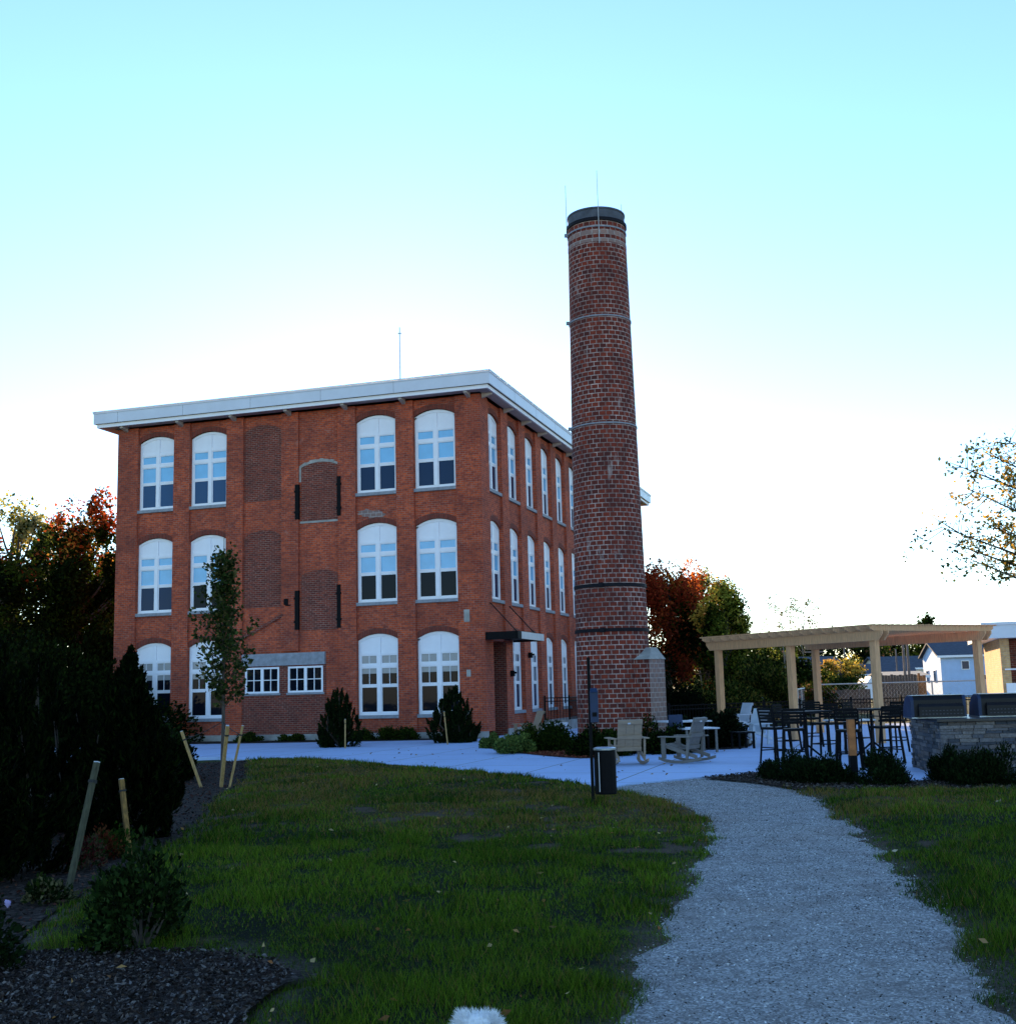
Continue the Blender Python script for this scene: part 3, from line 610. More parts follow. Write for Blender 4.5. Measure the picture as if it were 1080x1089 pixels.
for dx,dy,h0 in ((-.93,0,1.1),(0,-.95,1.15),(.85,.3,.55)):
    q=MB(); q.tube([(dx,dy,HC-1.2 if dy<-.5 else HC-.4),(dx,dy,HC+h0)],[.014,.008],5); q.build('lightning_rod','galv',ch)
# buttress
bt=MB(); bt.box(-.42,.42,-.45,.45,0,2.55)
q=MB(); q.box(-.42,.42,-.42,.42,0,2.5); bu=q.build('buttress','brick_chimney',ch,(.86,-.66,0),math.radians(-38)); q=MB(); q.box(.421,.436,-.42,.42,0,2.5); q.build('washed_face','brick_washed',bu); q=MB(); q.prism([(-.46,-.46,2.5),(.46,-.46,2.5),(.46,.46,2.5),(-.46,.46,2.5)],[(-.2,.1,2.85),(.2,.1,2.85),(.2,.4,2.85),(-.2,.4,2.85)]); q.build('buttress_cap','concrete_old',bu)
# ------------------------------------------------------------------ vegetation
def branchy(mb,base,h,r,clumps,seed,limb=.35,t0=.3):
    rr=random.Random(seed); bx,by,bz=base
    mb.tube([(bx,by,bz-.1),(bx+rr.uniform(-.03,.03)*h,by,bz+h*.35),(bx+rr.uniform(-.04,.04)*h,by,bz+h*.7),(bx,by,bz+h*.95)],[r,r*.75,r*.4,r*.08],7)
    for c in clumps:
        t=min(.9,max(t0,(c[2]-bz)/h*.75)) ; s=Vector((bx,by,bz+h*t)); e=Vector(c); m_=s.lerp(e,.5)+Vector((0,0,-(e-s).length*.08))
        mb.tube([s,m_,e],[r*limb,r*limb*.6,r*limb*.15],5,False)
def tree(name,x,y,h,cz,rx,rz,n,ls,pal,label,cat='tree',group=None,r=.2,nc=26,cs=.32,mat='leaf',bark='bark',z=0,seed=1,hollow=.55,limb=.3,ry=None):
    """pal(P,cid,u) -> colours"""
    R=np.random.default_rng(seed); ry=ry or rx
    d=unit(R.normal(size=(nc,3))); rad_=R.uniform(hollow,1,nc)[:,None]**.6; C=d*rad_*np.array([rx,ry,rz])*(1-cs*.6); C[:,2]+=cz
    cid=R.integers(0,nc,n); sz=R.uniform(.6,1.3,nc)
    off=R.normal(size=(n,3)); off=unit(off)*(R.random((n,1))**.45)*cs*np.array([rx,ry,rz*.8])*sz[cid][:,None]
    off*= (1+.35*np.sin(off[:,:1]*9/rx)); P=C[cid]+off
    P+=R.normal(size=P.shape)*ls*.5
    k=P[:,2]>.15; P=P[k]; cid=cid[k]; n=len(P)
    cols=pal(P,cid,R)
    root=empty(name,(x,y,z),0,label,cat,group)
    lm=leaves(P,ls*R.uniform(.6,1.3,n),cols,.65)
    tm=MB(); branchy(tm,(0,0,0),cz+rz*.75,r,[tuple(c) for c in C],seed,limb)
    tm.build('trunk',bark,root,smooth=True); link('crown',npmesh('crown',lm,4,cols,mat),root)
    return root
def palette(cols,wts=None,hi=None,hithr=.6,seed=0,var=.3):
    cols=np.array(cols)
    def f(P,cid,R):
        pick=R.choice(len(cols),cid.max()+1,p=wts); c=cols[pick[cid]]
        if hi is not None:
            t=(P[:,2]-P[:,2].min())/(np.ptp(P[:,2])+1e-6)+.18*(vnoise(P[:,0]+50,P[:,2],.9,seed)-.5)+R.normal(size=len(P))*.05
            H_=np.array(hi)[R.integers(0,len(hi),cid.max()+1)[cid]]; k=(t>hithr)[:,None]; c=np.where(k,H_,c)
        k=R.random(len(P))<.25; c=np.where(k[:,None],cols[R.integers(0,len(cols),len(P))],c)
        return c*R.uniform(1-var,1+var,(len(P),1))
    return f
def conifer(name,x,y,h,r,n,ls,label,group=None,seed=1,col=((.018,.035,.012),(.03,.05,.018),(.012,.022,.010)),spires=5,power=.8,z=0,cat='evergreen shrub'):
    R=np.random.default_rng(seed); root=empty(name,(x,y,z),0,label,cat,group); Ps=[];Ds=[]
    sp=[(0,0,h,r)]+[(R.uniform(-.6,.6)*r,R.uniform(-.6,.6)*r,h*R.uniform(.55,.9),r*R.uniform(.45,.7)) for _ in range(spires)]
    wts=np.array([a[2]*a[3] for a in sp]); wts/=wts.sum()
    for (sx,sy,sh,sr),w_ in zip(sp,wts):
        m_=int(n*w_); npl=max(12,int(m_/110)); t=R.random(npl)**1.05; prof=np.clip((1-t)**power*(.4+.6*np.minimum(1,t*5)),0,1)
        th=R.uniform(0,6.283,npl); q=sr*prof*R.uniform(.25,1.12,npl)**.6; bx_=np.stack([sx*(1-t*.4)+q*np.cos(th),sy*(1-t*.4)+q*np.sin(th),.03+t*sh*.93],1)
        dr=unit(np.stack([np.cos(th)*(.25+.6*(1-t)),np.sin(th)*(.25+.6*(1-t)),np.full(npl,1.)+t],1)+R.normal(size=(npl,3))*.15); ln=R.uniform(.16,.42,npl)*(.5+.7*r)*(1-.35*t)
        pid=R.integers(0,npl,m_); u_=R.random(m_)[:,None]; P=bx_[pid]+dr[pid]*ln[pid][:,None]*(u_-.4)+R.normal(size=(m_,3))*(ln[pid][:,None]*.13*(1.15-u_))
        D=dr[pid]+R.normal(size=(m_,3))*.4; P[:,2]=np.maximum(P[:,2],.02); Ps.append(P); Ds.append(D)
    P=np.concatenate(Ps); D=np.concatenate(Ds); c=np.array(col)[R.integers(0,len(col),len(P))]*R.uniform(.6,1.4,(len(P),1))
    link('foliage',npmesh('foliage',leaves(P,ls*R.uniform(.6,1.4,len(P)),c,.28,D),4,c,'needle'),root)
    tm=MB(); tm.tube([(0,0,-.05),(0,0,h*.9)],[max(.03,r*.08),.01],6)
    for sx,sy,sh,_ in sp[1:]: tm.tube([(0,0,.05),(sx,sy,sh*.4),(sx*.7,sy*.7,sh*.9)],[.03,.02,.006],5)
    tm.build('stem','bark',root); return root
def bush(name,x,y,h,rx,n,ls,label,col,group=None,seed=1,aspect=.6,mat='needle',ry=None,z=.03,nst=9,cat='shrub',up=.3):
    R=np.random.default_rng(seed); ry=ry or rx; root=empty(name,(x,y,z),0,label,cat,group); col=np.array(col)
    nc=22; d=unit(R.normal(size=(nc,3))); d[:,2]=np.abs(d[:,2]); C=d*R.uniform(.45,.85,nc)[:,None]*np.array([rx,ry,h]); cid=R.integers(0,nc,n)
    P=C[cid]+unit(R.normal(size=(n,3)))*(R.random((n,1))**.5)*.36*np.array([rx,ry,h]); k=P[:,2]>.0; P=P[k]; cid=cid[k]; n=len(P)
    D=P*np.array([1,1,1.5])/np.array([rx,ry,h])+np.array([0,0,up])+R.normal(size=(n,3))*.6
    c=col[R.integers(0,len(col),n)]*R.uniform(.6,1.4,(n,1)); link('foliage',npmesh('foliage',leaves(P,ls*R.uniform(.6,1.3,n),c,aspect,D),4,c,mat),root)
    tm=MB()
    for c_ in C[:nst]: tm.tube([(0,0,-.03),tuple(c_*.5+R.normal(size=3)*.02),tuple(c_)],[.015,.01,.004],5)
    tm.build('stem','bark',root); return root
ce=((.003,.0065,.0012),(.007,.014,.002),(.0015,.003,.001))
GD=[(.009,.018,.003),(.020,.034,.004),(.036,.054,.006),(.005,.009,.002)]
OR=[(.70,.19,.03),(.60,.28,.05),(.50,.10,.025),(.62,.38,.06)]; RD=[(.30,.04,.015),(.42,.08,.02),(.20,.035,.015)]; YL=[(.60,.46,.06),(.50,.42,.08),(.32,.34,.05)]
# left background
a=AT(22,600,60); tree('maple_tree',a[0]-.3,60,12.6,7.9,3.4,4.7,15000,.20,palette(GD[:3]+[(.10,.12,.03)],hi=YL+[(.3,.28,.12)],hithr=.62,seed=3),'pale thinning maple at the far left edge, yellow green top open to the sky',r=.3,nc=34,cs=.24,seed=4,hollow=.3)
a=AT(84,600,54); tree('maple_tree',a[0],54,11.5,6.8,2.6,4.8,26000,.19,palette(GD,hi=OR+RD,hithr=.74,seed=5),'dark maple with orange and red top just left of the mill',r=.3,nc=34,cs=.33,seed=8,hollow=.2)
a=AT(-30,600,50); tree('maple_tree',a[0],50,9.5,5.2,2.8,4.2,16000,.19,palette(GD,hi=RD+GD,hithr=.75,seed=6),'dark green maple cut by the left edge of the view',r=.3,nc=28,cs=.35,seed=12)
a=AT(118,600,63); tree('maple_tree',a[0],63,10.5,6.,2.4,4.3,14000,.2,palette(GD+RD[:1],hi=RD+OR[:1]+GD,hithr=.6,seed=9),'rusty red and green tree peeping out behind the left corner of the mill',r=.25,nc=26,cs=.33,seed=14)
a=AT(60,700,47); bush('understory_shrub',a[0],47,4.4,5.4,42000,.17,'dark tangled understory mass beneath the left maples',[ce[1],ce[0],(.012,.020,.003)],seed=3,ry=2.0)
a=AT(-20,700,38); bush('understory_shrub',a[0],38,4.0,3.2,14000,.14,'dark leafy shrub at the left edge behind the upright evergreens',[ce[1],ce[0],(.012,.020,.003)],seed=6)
# upright evergreens on the left
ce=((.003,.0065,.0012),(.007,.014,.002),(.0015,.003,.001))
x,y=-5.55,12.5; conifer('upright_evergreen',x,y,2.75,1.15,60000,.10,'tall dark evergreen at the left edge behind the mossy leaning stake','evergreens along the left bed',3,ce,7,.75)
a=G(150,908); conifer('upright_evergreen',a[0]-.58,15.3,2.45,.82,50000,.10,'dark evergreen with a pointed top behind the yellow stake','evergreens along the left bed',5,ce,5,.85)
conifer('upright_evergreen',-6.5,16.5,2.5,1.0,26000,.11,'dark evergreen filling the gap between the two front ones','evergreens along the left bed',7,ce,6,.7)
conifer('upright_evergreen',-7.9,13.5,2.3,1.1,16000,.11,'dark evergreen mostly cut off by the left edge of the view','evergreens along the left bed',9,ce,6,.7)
a=G(225,812); bush('low_evergreen',a[0]+.1,27.2,1.15,.8,16000,.08,'low dark evergreen behind the three stakes of the young tree',[(.01,.022,.005),(.02,.036,.008),(.006,.010,.003)],'low evergreens',4)
a=G(188,830); bush('low_evergreen',a[0],25.5,.9,.7,10000,.08,'low dark evergreen just left of the three stakes',ce,'low evergreens',5)
# conical shrubs by the wall
for px,hh,rr,lb,sd in ((359.5,1.95,.66,'dark cone shaped evergreen against the wall near the divided windows',3),(483,1.85,.72,'dark cone shaped evergreen in front of the last ground floor window of the front',6)):
    a=G(px,796 if px<400 else 791); conifer('cone_evergreen',a[0],a[1]+.3,hh,rr*1.2,30000,.09,lb,'cone evergreens by the mill wall',sd,((.008,.016,.004),(.014,.026,.006),(.005,.009,.003)),7,.5)
for px,hh in ((393,.45),(420,.5),(440,.5),(275,.35),(320,.3)):
    a=BW(FP(px,780)[0],-.8); bush('low_perennial',a[0],a[1],hh,.55,2600,.08,'small dark plant by the mill front, '+{393:'right of the cone evergreen',420:'mid way between the two cone evergreens',440:'left of the second cone evergreen',275:'under the left divided window',320:'under the right divided window'}[px],GD[:3],'small plants along the mill front',int(px))
# shrubs of the island bed by the entrance
def at2(px,py): a=G(px,py); return a[0],a[1]
GY=[(.09,.13,.03),(.13,.17,.04),(.05,.08,.02)]
for px,py,hh,rr,cl,lb,sd in ((523,797,.42,.42,GY,'yellow green low shrub at the left tip of the island bed',1),(546,803,.55,.62,GY,'yellow green low shrub in front of the entrance chair',2),(567,801,.8,.62,GD[:3],'dark round shrub left of centre in the island bed',3),(590,801,.85,.66,GD[:2],'dark round shrub between chimney and entrance chair',4),(631,806,.75,.6,GD[:2]+[ce[2]],'dark shrub at the left foot of the chimney behind the bin',5),(651,806,.62,.5,GD[:2],'dark shrub at the foot of the chimney behind the tan rocker',6),(690,803,.9,.7,GD[:2]+[ce[2]],'dark shrub at the right foot of the chimney',7),(714,803,.8,.7,GD[:2]+[ce[2]],'black green shrub under the grey table left of the pergola',8)):
    x,y=at2(px,py); bush('island_shrub',x,y+.3,hh,rr,6500,.07,lb,cl,'shrubs around the chimney bed',sd)
for px,py,hh,rr,lb,sd in ((745,797,1.0,.7,'dark mounded shrub behind the right hand rocker',11),(771,796,1.0,.75,'dark mounded shrub left of the pale lounge chair',12)):
    x,y=at2(px,py); bush('mounded_shrub',x,y+.3,hh,rr,12000,.08,lb,[ce[0],ce[2],(.012,.02,.008)],'dark mounds on the patio',sd)
# junipers in the strip bed
for px,py,hh,rr,lb,sd in ((842,832,.50,.55,'spreading juniper at the left end of the strip bed',1),(868,836,.52,.55,'spreading juniper just left of the rusty post',2),(893,836,.42,.42,'small juniper at the foot of the rusty post',3),(945,838,.58,.47,'round juniper just left of the stone counter',4),(1018,834,.58,.40,'juniper under the stone counter corner',5),(1045,838,.55,.5,'juniper in front of the stone counter',6),(1076,838,.6,.45,'juniper at the right edge under the counter',7)):
    x,y=at2(px,py); bush('juniper',x,y+.25,hh,rr,7000,.065,lb,[(.008,.018,.005),(.014,.028,.008),(.005,.009,.003)],'junipers in the strip bed',sd,aspect=.3,up=.6)
# foreground shrub, left edge plant, small perennials
x,y=at2(150,1012); bush('broadleaf_shrub',x,y,.74,.40,4200,.052,'round glossy broadleaf shrub in front of the mulch patch',[(.004,.010,.002),(.010,.024,.005),(.022,.042,.010)],None,5,aspect=.55,mat='needle',z=.02,nst=20)
x,y=-3.52,8.0; bush('leafy_perennial',x,y,.68,.30,2600,.05,'dark leafy plant at the left edge with a pale violet bloom',[(.006,.014,.004),(.010,.022,.006)],None,8,z=.02)
fl=MB(); 
for k in range(16): a_=k*2.4; fl.poly([(0,0,0),(.02*math.cos(a_),.02*math.sin(a_),.02+.002*k),(.02*math.cos(a_+.8),.02*math.sin(a_+.8),.022+.002*k)])
M['petal']=plain('violet_petal',(.45,.4,.7),.6,.1); pz=AT(8,966,7.6); fl.build('bloom','petal',bpy.data.objects['leafy_perennial'],(pz[0]-x,pz[1]-y,pz[2]-.02))
for px,py,hh,lb,cl in ((92,925,.3,'low pink tinged perennial beside the mossy stake',[(.10,.02,.02),(.10,.07,.04),(.02,.04,.01)]),(108,915,.35,'low red tinged perennial between the two front stakes',[(.12,.025,.012),(.04,.05,.01),(.14,.05,.02)]),(125,912,.38,'low green perennial at the foot of the yellow stake',[(.03,.07,.008),(.02,.045,.008)]),(48,962,.2,'low pale flecked perennial near the left edge',[(.02,.035,.006),(.12,.11,.05),(.01,.02,.005)])):
    x,y=at2(px,py); bush('low_perennial',x,y,hh,.26,900,.05,lb,cl,'perennials in the left bed',int(px),mat='leaf')
# young staked tree
a=AT(70,700,52); bush('understory_shrub',a[0],52,5.2,4.6,30000,.22,'tall dark thicket closing the gap under the orange topped maple',[ce[1],ce[0],(.012,.020,.003)],seed=13,ry=1.6)
x,y=at2(236,836)
def youngtree():
    R=np.random.default_rng(5); root=empty('young_tree',(x,y,0),0,'slim young tree held by three stakes in front of the mill','tree'); P=[];br=[]
    Ht=5.05
    for k in range(40):
        z0=1.55+(Ht-1.7)*(k/45); t=(z0-1.55)/(Ht-1.6); rr=(.58*math.sin(min(1,(t+.12)/.36)*math.pi/2)*(1-t)**.85+.05)*R.uniform(.45,1.35); th=k*2.4; e=np.array([rr*math.cos(th),rr*math.sin(th),z0+rr*1.0]); br.append(((0,0,z0-.05),tuple(e)))
        m_=85; s=R.uniform(.25,1.08,m_)[:,None]; P.append(np.array([0,0,z0])*(1-s)+e*s+R.normal(size=(m_,3))*np.array([.07,.07,.09]))
    P=np.concatenate(P); c=np.array([(.03,.05,.012),(.05,.075,.018),(.02,.035,.01),(.10,.09,.03)])[R.integers(0,4,len(P))]*R.uniform(.6,1.4,(len(P),1))
    link('crown',npmesh('crown',leaves(P,.092*R.uniform(.6,1.3,len(P)),c,.7),4,c,'leaf'),root)
    tm=MB(); tm.tube([(0,0,-.1),(.02,0,1.5),(0,0.02,3.2),(0,0,Ht)],[.045,.035,.02,.006],7)
    for s,e in br: tm.tube([s,e],[.012,.004],4,False)
    tm.build('trunk','bark',root)
youngtree()
def stake(pb,pt,label,mat,dY=0,w_=.055,z0=-.05,group=None,strap=.15):
    b=G(*pb); t=AT(pt[0],pt[1],b[1]+dY); o=empty('wooden_stake',(b[0],b[1],0),0,label,'stake',group); v=Vector(tuple(t-b)); q=MB(); q.bar(v*-.04,v,w_,w_*.8); q.build('post',mat,o,bevel=.004)
    q=MB(); c=v*(1-strap); q.bar(c-v*.012,c+v*.012,w_+.012,w_*.8+.012); q.build('strap_wrap','strap',o)
    q=MB(); q.bar(v,v*1.008,w_*.9,w_*.7); q.build('cut_end','chair_pale',o); return o,Vector(tuple(b))+c
s1,c1=stake((214,838),(193,778),'left of the three pale stakes, leaning outward','stake',0,.06,group='stakes of the young tree')
s2,c2=stake((235,838),(242,772),'middle pale stake, nearly upright beside the trunk','stake',-.4,.065,group='stakes of the young tree')
s3,c3=stake((244,838),(258,772),'right of the three pale stakes, leaning right','stake',.0,.05,group='stakes of the young tree')
q=MB()
tc=Vector((x,y,1.25))
for c in (c1,c2,c3): q.tube([tc,(tc+c)/2+Vector((0,0,-.03)),c],.008,5)
tag(q.build('tie_strap','strap'),'thin black ties running from the young trunk to its stakes','strap')
stake((72,950),(103,811),'mossy grey stake leaning right in front of the left evergreen','stake_green',.3,.052)
stake((138,913),(129,829),'yellow orange stake with pale cut end in the left bed','stake_old',.2,.054)
for pb,pt,lb in (((367,797),(367,765),'thin stake in front of the left cone evergreen'),((476,793),(472,757),'thin stake tilted in front of the right cone evergreen')):
    stake(pb,pt,lb,'stake',0,.05)
# right side trees behind the chimney
def aut(th,hi,lo,seed): return palette(lo,hi=hi,hithr=th,seed=seed)
a=AT(712,700,62); tree('red_maple',a[0],62,9.6,5.1,2.1,4.3,24000,.17,aut(.62,RD+OR[:3],RD+RD+GD+OR[2:3],2),'red leaved maple right behind the chimney',r=.2,nc=30,cs=.32,seed=21,hollow=.3)
a=AT(748,700,66); tree('turning_tree',a[0],66,8.6,4.5,2.1,4.2,20000,.17,aut(.66,OR+YL,GD+[(.08,.10,.02),(.12,.13,.02)]+OR[2:3],4),'green tree turning orange on top, between chimney and pergola',r=.2,nc=30,cs=.3,seed=23,hollow=.3)
a=AT(770,700,58); tree('turning_tree',a[0],58,7.4,4.0,1.6,3.3,16000,.15,aut(.55,YL+OR[3:]+GD[2:3],GD+[(.10,.14,.02),(.16,.18,.025)],6),'yellow green tree just above the left end of the pergola',r=.16,nc=26,cs=.32,seed=25,hollow=.3)
a=AT(765,740,52); bush('hedge_shrub',a[0],52,2.1,2.6,11000,.13,'leafy shrub mass behind the left end of the pergola',GD+[(.2,.16,.03),(.07,.09,.02)],'shrubs behind the black fence',31,mat='leaf')
a=AT(815,735,55); bush('hedge_shrub',a[0],55,3.4,2.0,10000,.14,'taller green shrub seen between the left pergola posts',GD+[(.14,.12,.025),(.07,.09,.02)],'shrubs behind the black fence',33,mat='leaf')
a=AT(715,745,47); bush('hedge_shrub',a[0],46,1.9,1.9,10000,.12,'black green shrub mass right of the chimney foot',[ce[0],ce[2]],'shrubs behind the black fence',35)
for pxx,hh_,lb_ in ((792,3.9,'green tree filling the view between the first pergola posts'),(822,4.2,'dark leafy tree left of the middle pergola post'),(846,3.7,'dark tree between the middle pergola post and the back post')):
    a=AT(pxx,700,72); tree('screen_tree',a[0],72,hh_+.5,hh_*.55,1.9,hh_*.5,7000,.19,palette(GD+[(.05,.07,.012)],hi=GD+YL[2:],hithr=.7,seed=pxx),lb_,'tree','screen of low trees beyond the fence',r=.12,nc=22,cs=.4,seed=pxx,hollow=.2)
a=AT(869,742,60); bush('hedge_shrub',a[0],60,1.9,1.6,6000,.13,'dark shrub below the golden tree',GD[:3]+[(.1,.04,.02)],'shrubs behind the black fence',36,mat='leaf')
a=AT(895,715,78); tree('golden_tree',a[0],78,3.6,1.9,1.95,1.55,9000,.16,palette([(.03,.05,.012),(.05,.08,.015)],hi=[(.60,.36,.05),(.55,.42,.07)],hithr=.45,seed=8),'round golden tree under the pergola roof',r=.12,nc=24,cs=.35,seed=31,hollow=.2)
def thin(px,py,Y,hgt,lb,sd):
    a=AT(px,py,Y); return tree('airy_tree',a[0],Y,hgt,hgt*.72,1.25,hgt*.28,480,.14,palette([(.10,.10,.04),(.14,.12,.05)],seed=sd),lb,r=.05,nc=18,cs=.25,seed=sd,bark='bark_pale',limb=.35,group='airy half bare trees')
thin(832,650,70,7.2,'left of the two airy half bare trees rising above the pergola',41); thin(852,650,72,7.6,'right of the two airy half bare trees rising above the pergola',42)
thin(742,600,70,9.6,'bare twiggy tree top rising above the red maple',43)
# right edge tree: limbs reach into the view
def edge_tree():
    R=np.random.default_rng(11); bx,by=10.9,22.; root=empty('bough_tree',(bx,by,0),0,'sparse tree whose leafy boughs reach in at the right edge','tree'); tm=MB(); P=[];cl=[]
    tm.tube([(0,0,-.1),(.05,0,2.2),(0,.05,4.5),(0,0,6.6)],[.14,.11,.07,.02],7)
    for k,(px,py,dy) in enumerate(((1010,492,0),(1004,575,.3),(1030,520,-.4),(1045,480,.5),(1070,468,-.2),(1025,592,.1),(1062,560,.6),(1075,520,-.5),(1045,555,.2),(1000,560,-.3),(1078,600,.4))):
        e=AT(px,py,by+dy)-np.array([bx,by,0]); s=np.array([0,0,max(2.6,min(5.6,e[2]-.9))]); mid=(s+e)/2+np.array([0,0,-.12]); tm.tube([tuple(s),tuple(mid),tuple(e)],[.045,.025,.006],5,False)
        for j in range(26):
            t=R.uniform(.3,1); b=(s*(1-t)**2+2*mid*t*(1-t)+e*t*t); d=R.normal(size=3)*np.array([.32,.32,.25])+(e-s)*.06; q=b+d; tm.tube([tuple(b),tuple(q)],[.008,.003],4,False)
            m_=R.integers(8,22); P.append(q+R.normal(size=(m_,3))*.085+ (b-q)*R.random((m_,1))*.5); yl=R.random()<.38; cl.append(np.tile((.50,.30,.05) if yl else (.06,.07,.02),(m_,1))*R.uniform(.6,1.4,(m_,1)))
    P=np.concatenate(P);c=np.concatenate(cl); link('crown',npmesh('crown',leaves(P,.08*R.uniform(.6,1.3,len(P)),c,.65),4,c,'leaf'),root); tm.build('trunk','bark',root)
edge_tree()
# far treeline
k=0
FT=[]
for i in range(56):
    px=-500+i*38+random.uniform(-12,12)
    if 60<px<640: continue
    Y=random.choice((150,175,205)); a=AT(px,700,Y); hh=random.uniform(8.2,10.6)*(Y/190)
    FT.append((px,Y,a[0],hh))
for i,(px,Y,x_,hh) in enumerate(FT):
    kind=['deep green','rust brown','yellow tinged'][i%3]; pal=[GD+[(.04,.06,.02)],GD+[(.12,.06,.03)],GD+[(.2,.15,.04)]][i%3]
    tree('distant_tree',x_,Y,hh,hh*.5,hh*.7,hh*.5,2400,.62,palette(pal,seed=i),f'distant {kind} tree of the wooded rise beyond the houses','tree','distant trees on the rise',r=.25,nc=14,cs=.45,seed=100+i)
a=AT(987,690,165); tree('tall_pine',a[0],165,10.9,8.2,2.0,2.3,1500,.5,palette(GD[:2],seed=5),'dark tree top poking up above the pergola roof',r=.2,nc=9,cs=.5,seed=77)
# ------------------------------------------------------------------ pergola
P1=np.array(AT(936,780,33.)); P0=np.array(AT(768,780,38.6)); P3=np.array(AT(1034,780,35.2)); P1[2]=P0[2]=P3[2]=0
u=P1-P0; Lp=np.linalg.norm(u); u/=Lp; v=np.array([-u[1],u[0],0]); Wd=4.25
if v@(P3-P1)<0: v=-v
pg=empty('pergola',P0,math.atan2(u[1],u[0]),'cedar pergola with six rafters wide flat roof over the patio seating','pergola')
pg['label']='large cedar pergola with square posts and a slatted roof on the patio'
sgn=1 if np.cross(u,v)[2]>0 else -1
PH=2.86
for (a,b) in ((0,0),(Lp*.5,0),(Lp,0),(0,Wd),(Lp,Wd)):
    q=MB(); q.box(a-.095,a+.095,b*sgn-.095,b*sgn+.095,0,PH); q.box(a-.03,a+.03,b*sgn-.1,b*sgn+.1,.1,PH-.2); q.build('post','cedar',pg,bevel=.006)
def tailbeam(y,z0,z1,th,ov=.42):
    q=MB(); pr=[(-ov,z1),(Lp+ov,z1),(Lp+ov,z1-.08),(Lp+ov-.16,z0),(-ov+.16,z0),(-ov,z1-.08)]
    q.prism([(x_,y-th/2,z) for x_,z in pr],[(x_,y+th/2,z) for x_,z in pr]); return q
for b in (0,Wd):
    for s in (-.12,.12): tailbeam(b*sgn+s,PH-.06,PH+.2,.05).build('beam','cedar',pg)
nr=17
for i in range(nr):
    x_=-.25+(Lp+.5)*i/(nr-1); ov=.42; a,b=-ov,Wd+ov; pr=[(a,PH+.34),(b,PH+.34),(b,PH+.26),(b-.14,PH+.202),(a+.14,PH+.202),(a,PH+.26)]
    q=MB(); q.prism([(x_-.022,y_*sgn,z) for y_,z in pr],[(x_+.022,y_*sgn,z) for y_,z in pr]); q.build('rafter','cedar',pg)
for i in range(22):
    y_=(-.38+(Wd+.76)*i/21)*sgn; q=MB(); q.box(-.42,Lp+.42,y_-.02,y_+.02,PH+.341,PH+.38); q.build('slat','cedar',pg)
# ------------------------------------------------------------------ chairs
def curvebar(pts,w_,th,ox):
    q=MB()
    for a,b in zip(pts[:-1],pts[1:]): q.prism([(ox-w_/2,a[0],a[1]),(ox+w_/2,a[0],a[1]),(ox+w_/2,a[0],a[1]+th),(ox-w_/2,a[0],a[1]+th)],[(ox-w_/2,b[0],b[1]),(ox+w_/2,b[0],b[1]),(ox+w_/2,b[0],b[1]+th),(ox-w_/2,b[0],b[1]+th)])
    return q
def lounge(loc,rz,mat,label,rocker=True,group='slatted lounge chairs'):
    o=empty('lounge_chair',loc,rz,label,'lounge chair',group)
    b=MB(); y0,z0,y1,z1=-.22,.30,-.47,.98
    for k,(xa,xb) in enumerate(((-.27,-.095),(-.088,.088),(.095,.27))): b.prism([(xa,y0,z0),(xb,y0,z0),(xb,y0+.025,z0+.01),(xa,y0+.025,z0+.01)],[(xa,y1,z1),(xb,y1,z1),(xb,y1+.025,z1+.01),(xa,y1+.025,z1+.01)])
    for t in (.07,.45,.93): c=(y0+(y1-y0)*t,z0+(z1-z0)*t); b.prism([(-.27,c[0]-.027,c[1]-.045),(.27,c[0]-.027,c[1]-.045),(.27,c[0]-.002,c[1]-.035),(-.27,c[0]-.002,c[1]-.035)],[(-.27,c[0]-.027-.02,c[1]+.035),(.27,c[0]-.047,c[1]+.035),(.27,c[0]-.022,c[1]+.045),(-.27,c[0]-.022,c[1]+.045)])
    b.build('backrest',mat,o)
    s=MB()
    for i in range(6): yy=-.2+i*.105; zz=.30+i*.018; s.box(-.27,.27,yy,yy+.095,zz,zz+.022)
    s.build('seat',mat,o)
    for sx in (-1,1):
        a=MB(); a.box(sx*.36-.065,sx*.36+.065,-.42,.40,.565,.59); a.build('armrest',mat,o)
        l=MB(); l.box(sx*.33-.02,sx*.33+.02,.26,.36,.10 if rocker else 0,.564); l.build('leg',mat,o)
        l=MB(); l.prism([(sx*.33-.02,-.36,.56),(sx*.33+.02,-.36,.56),(sx*.33+.02,-.30,.56),(sx*.33-.02,-.30,.56)],[(sx*.33-.02,-.30,.10 if rocker else 0),(sx*.33+.02,-.30,.10 if rocker else 0),(sx*.33+.02,-.24,.10 if rocker else 0),(sx*.33-.02,-.24,.10 if rocker else 0)]); l.build('leg',mat,o)
        st=curvebar([(.38,.36),(-.1,.22),(-.5,.10)],.035,.08,sx*.287); st.build('seat_rail',mat,o)
        if rocker: curvebar([(-.62,.09),(-.4,.035),(-.15,.004),(.1,.004),(.3,.035),(.44,.08)],.04,.06,sx*.33).build('rocker',mat,o)
    d=MB(); d.tube([(-.06,-.488,.90),(0,-.49,.905)],.02,8); d.build('badge','tabletop',o)
    return o
def on(px,py,z=.03): a=G(px,py,z); return (a[0],a[1],z)
lounge(on(667,813),.12,'chair_tan','tan slatted rocker seen from behind beside the bin')
lounge(on(727,811),math.radians(52),'chair_grey','grey slatted rocker turned left in front of the mounded shrubs')
lounge(on(800,792),math.radians(128),'chair_pale','pale slatted lounge chair at the left of the bar chairs',False)
lounge(on(786,777),math.radians(120),'chair_pale','farther pale lounge chair by the black fence',False)
lounge(on(562,789),math.radians(112),'chair_tan','tan lounge chair outside the mill entrance',False)
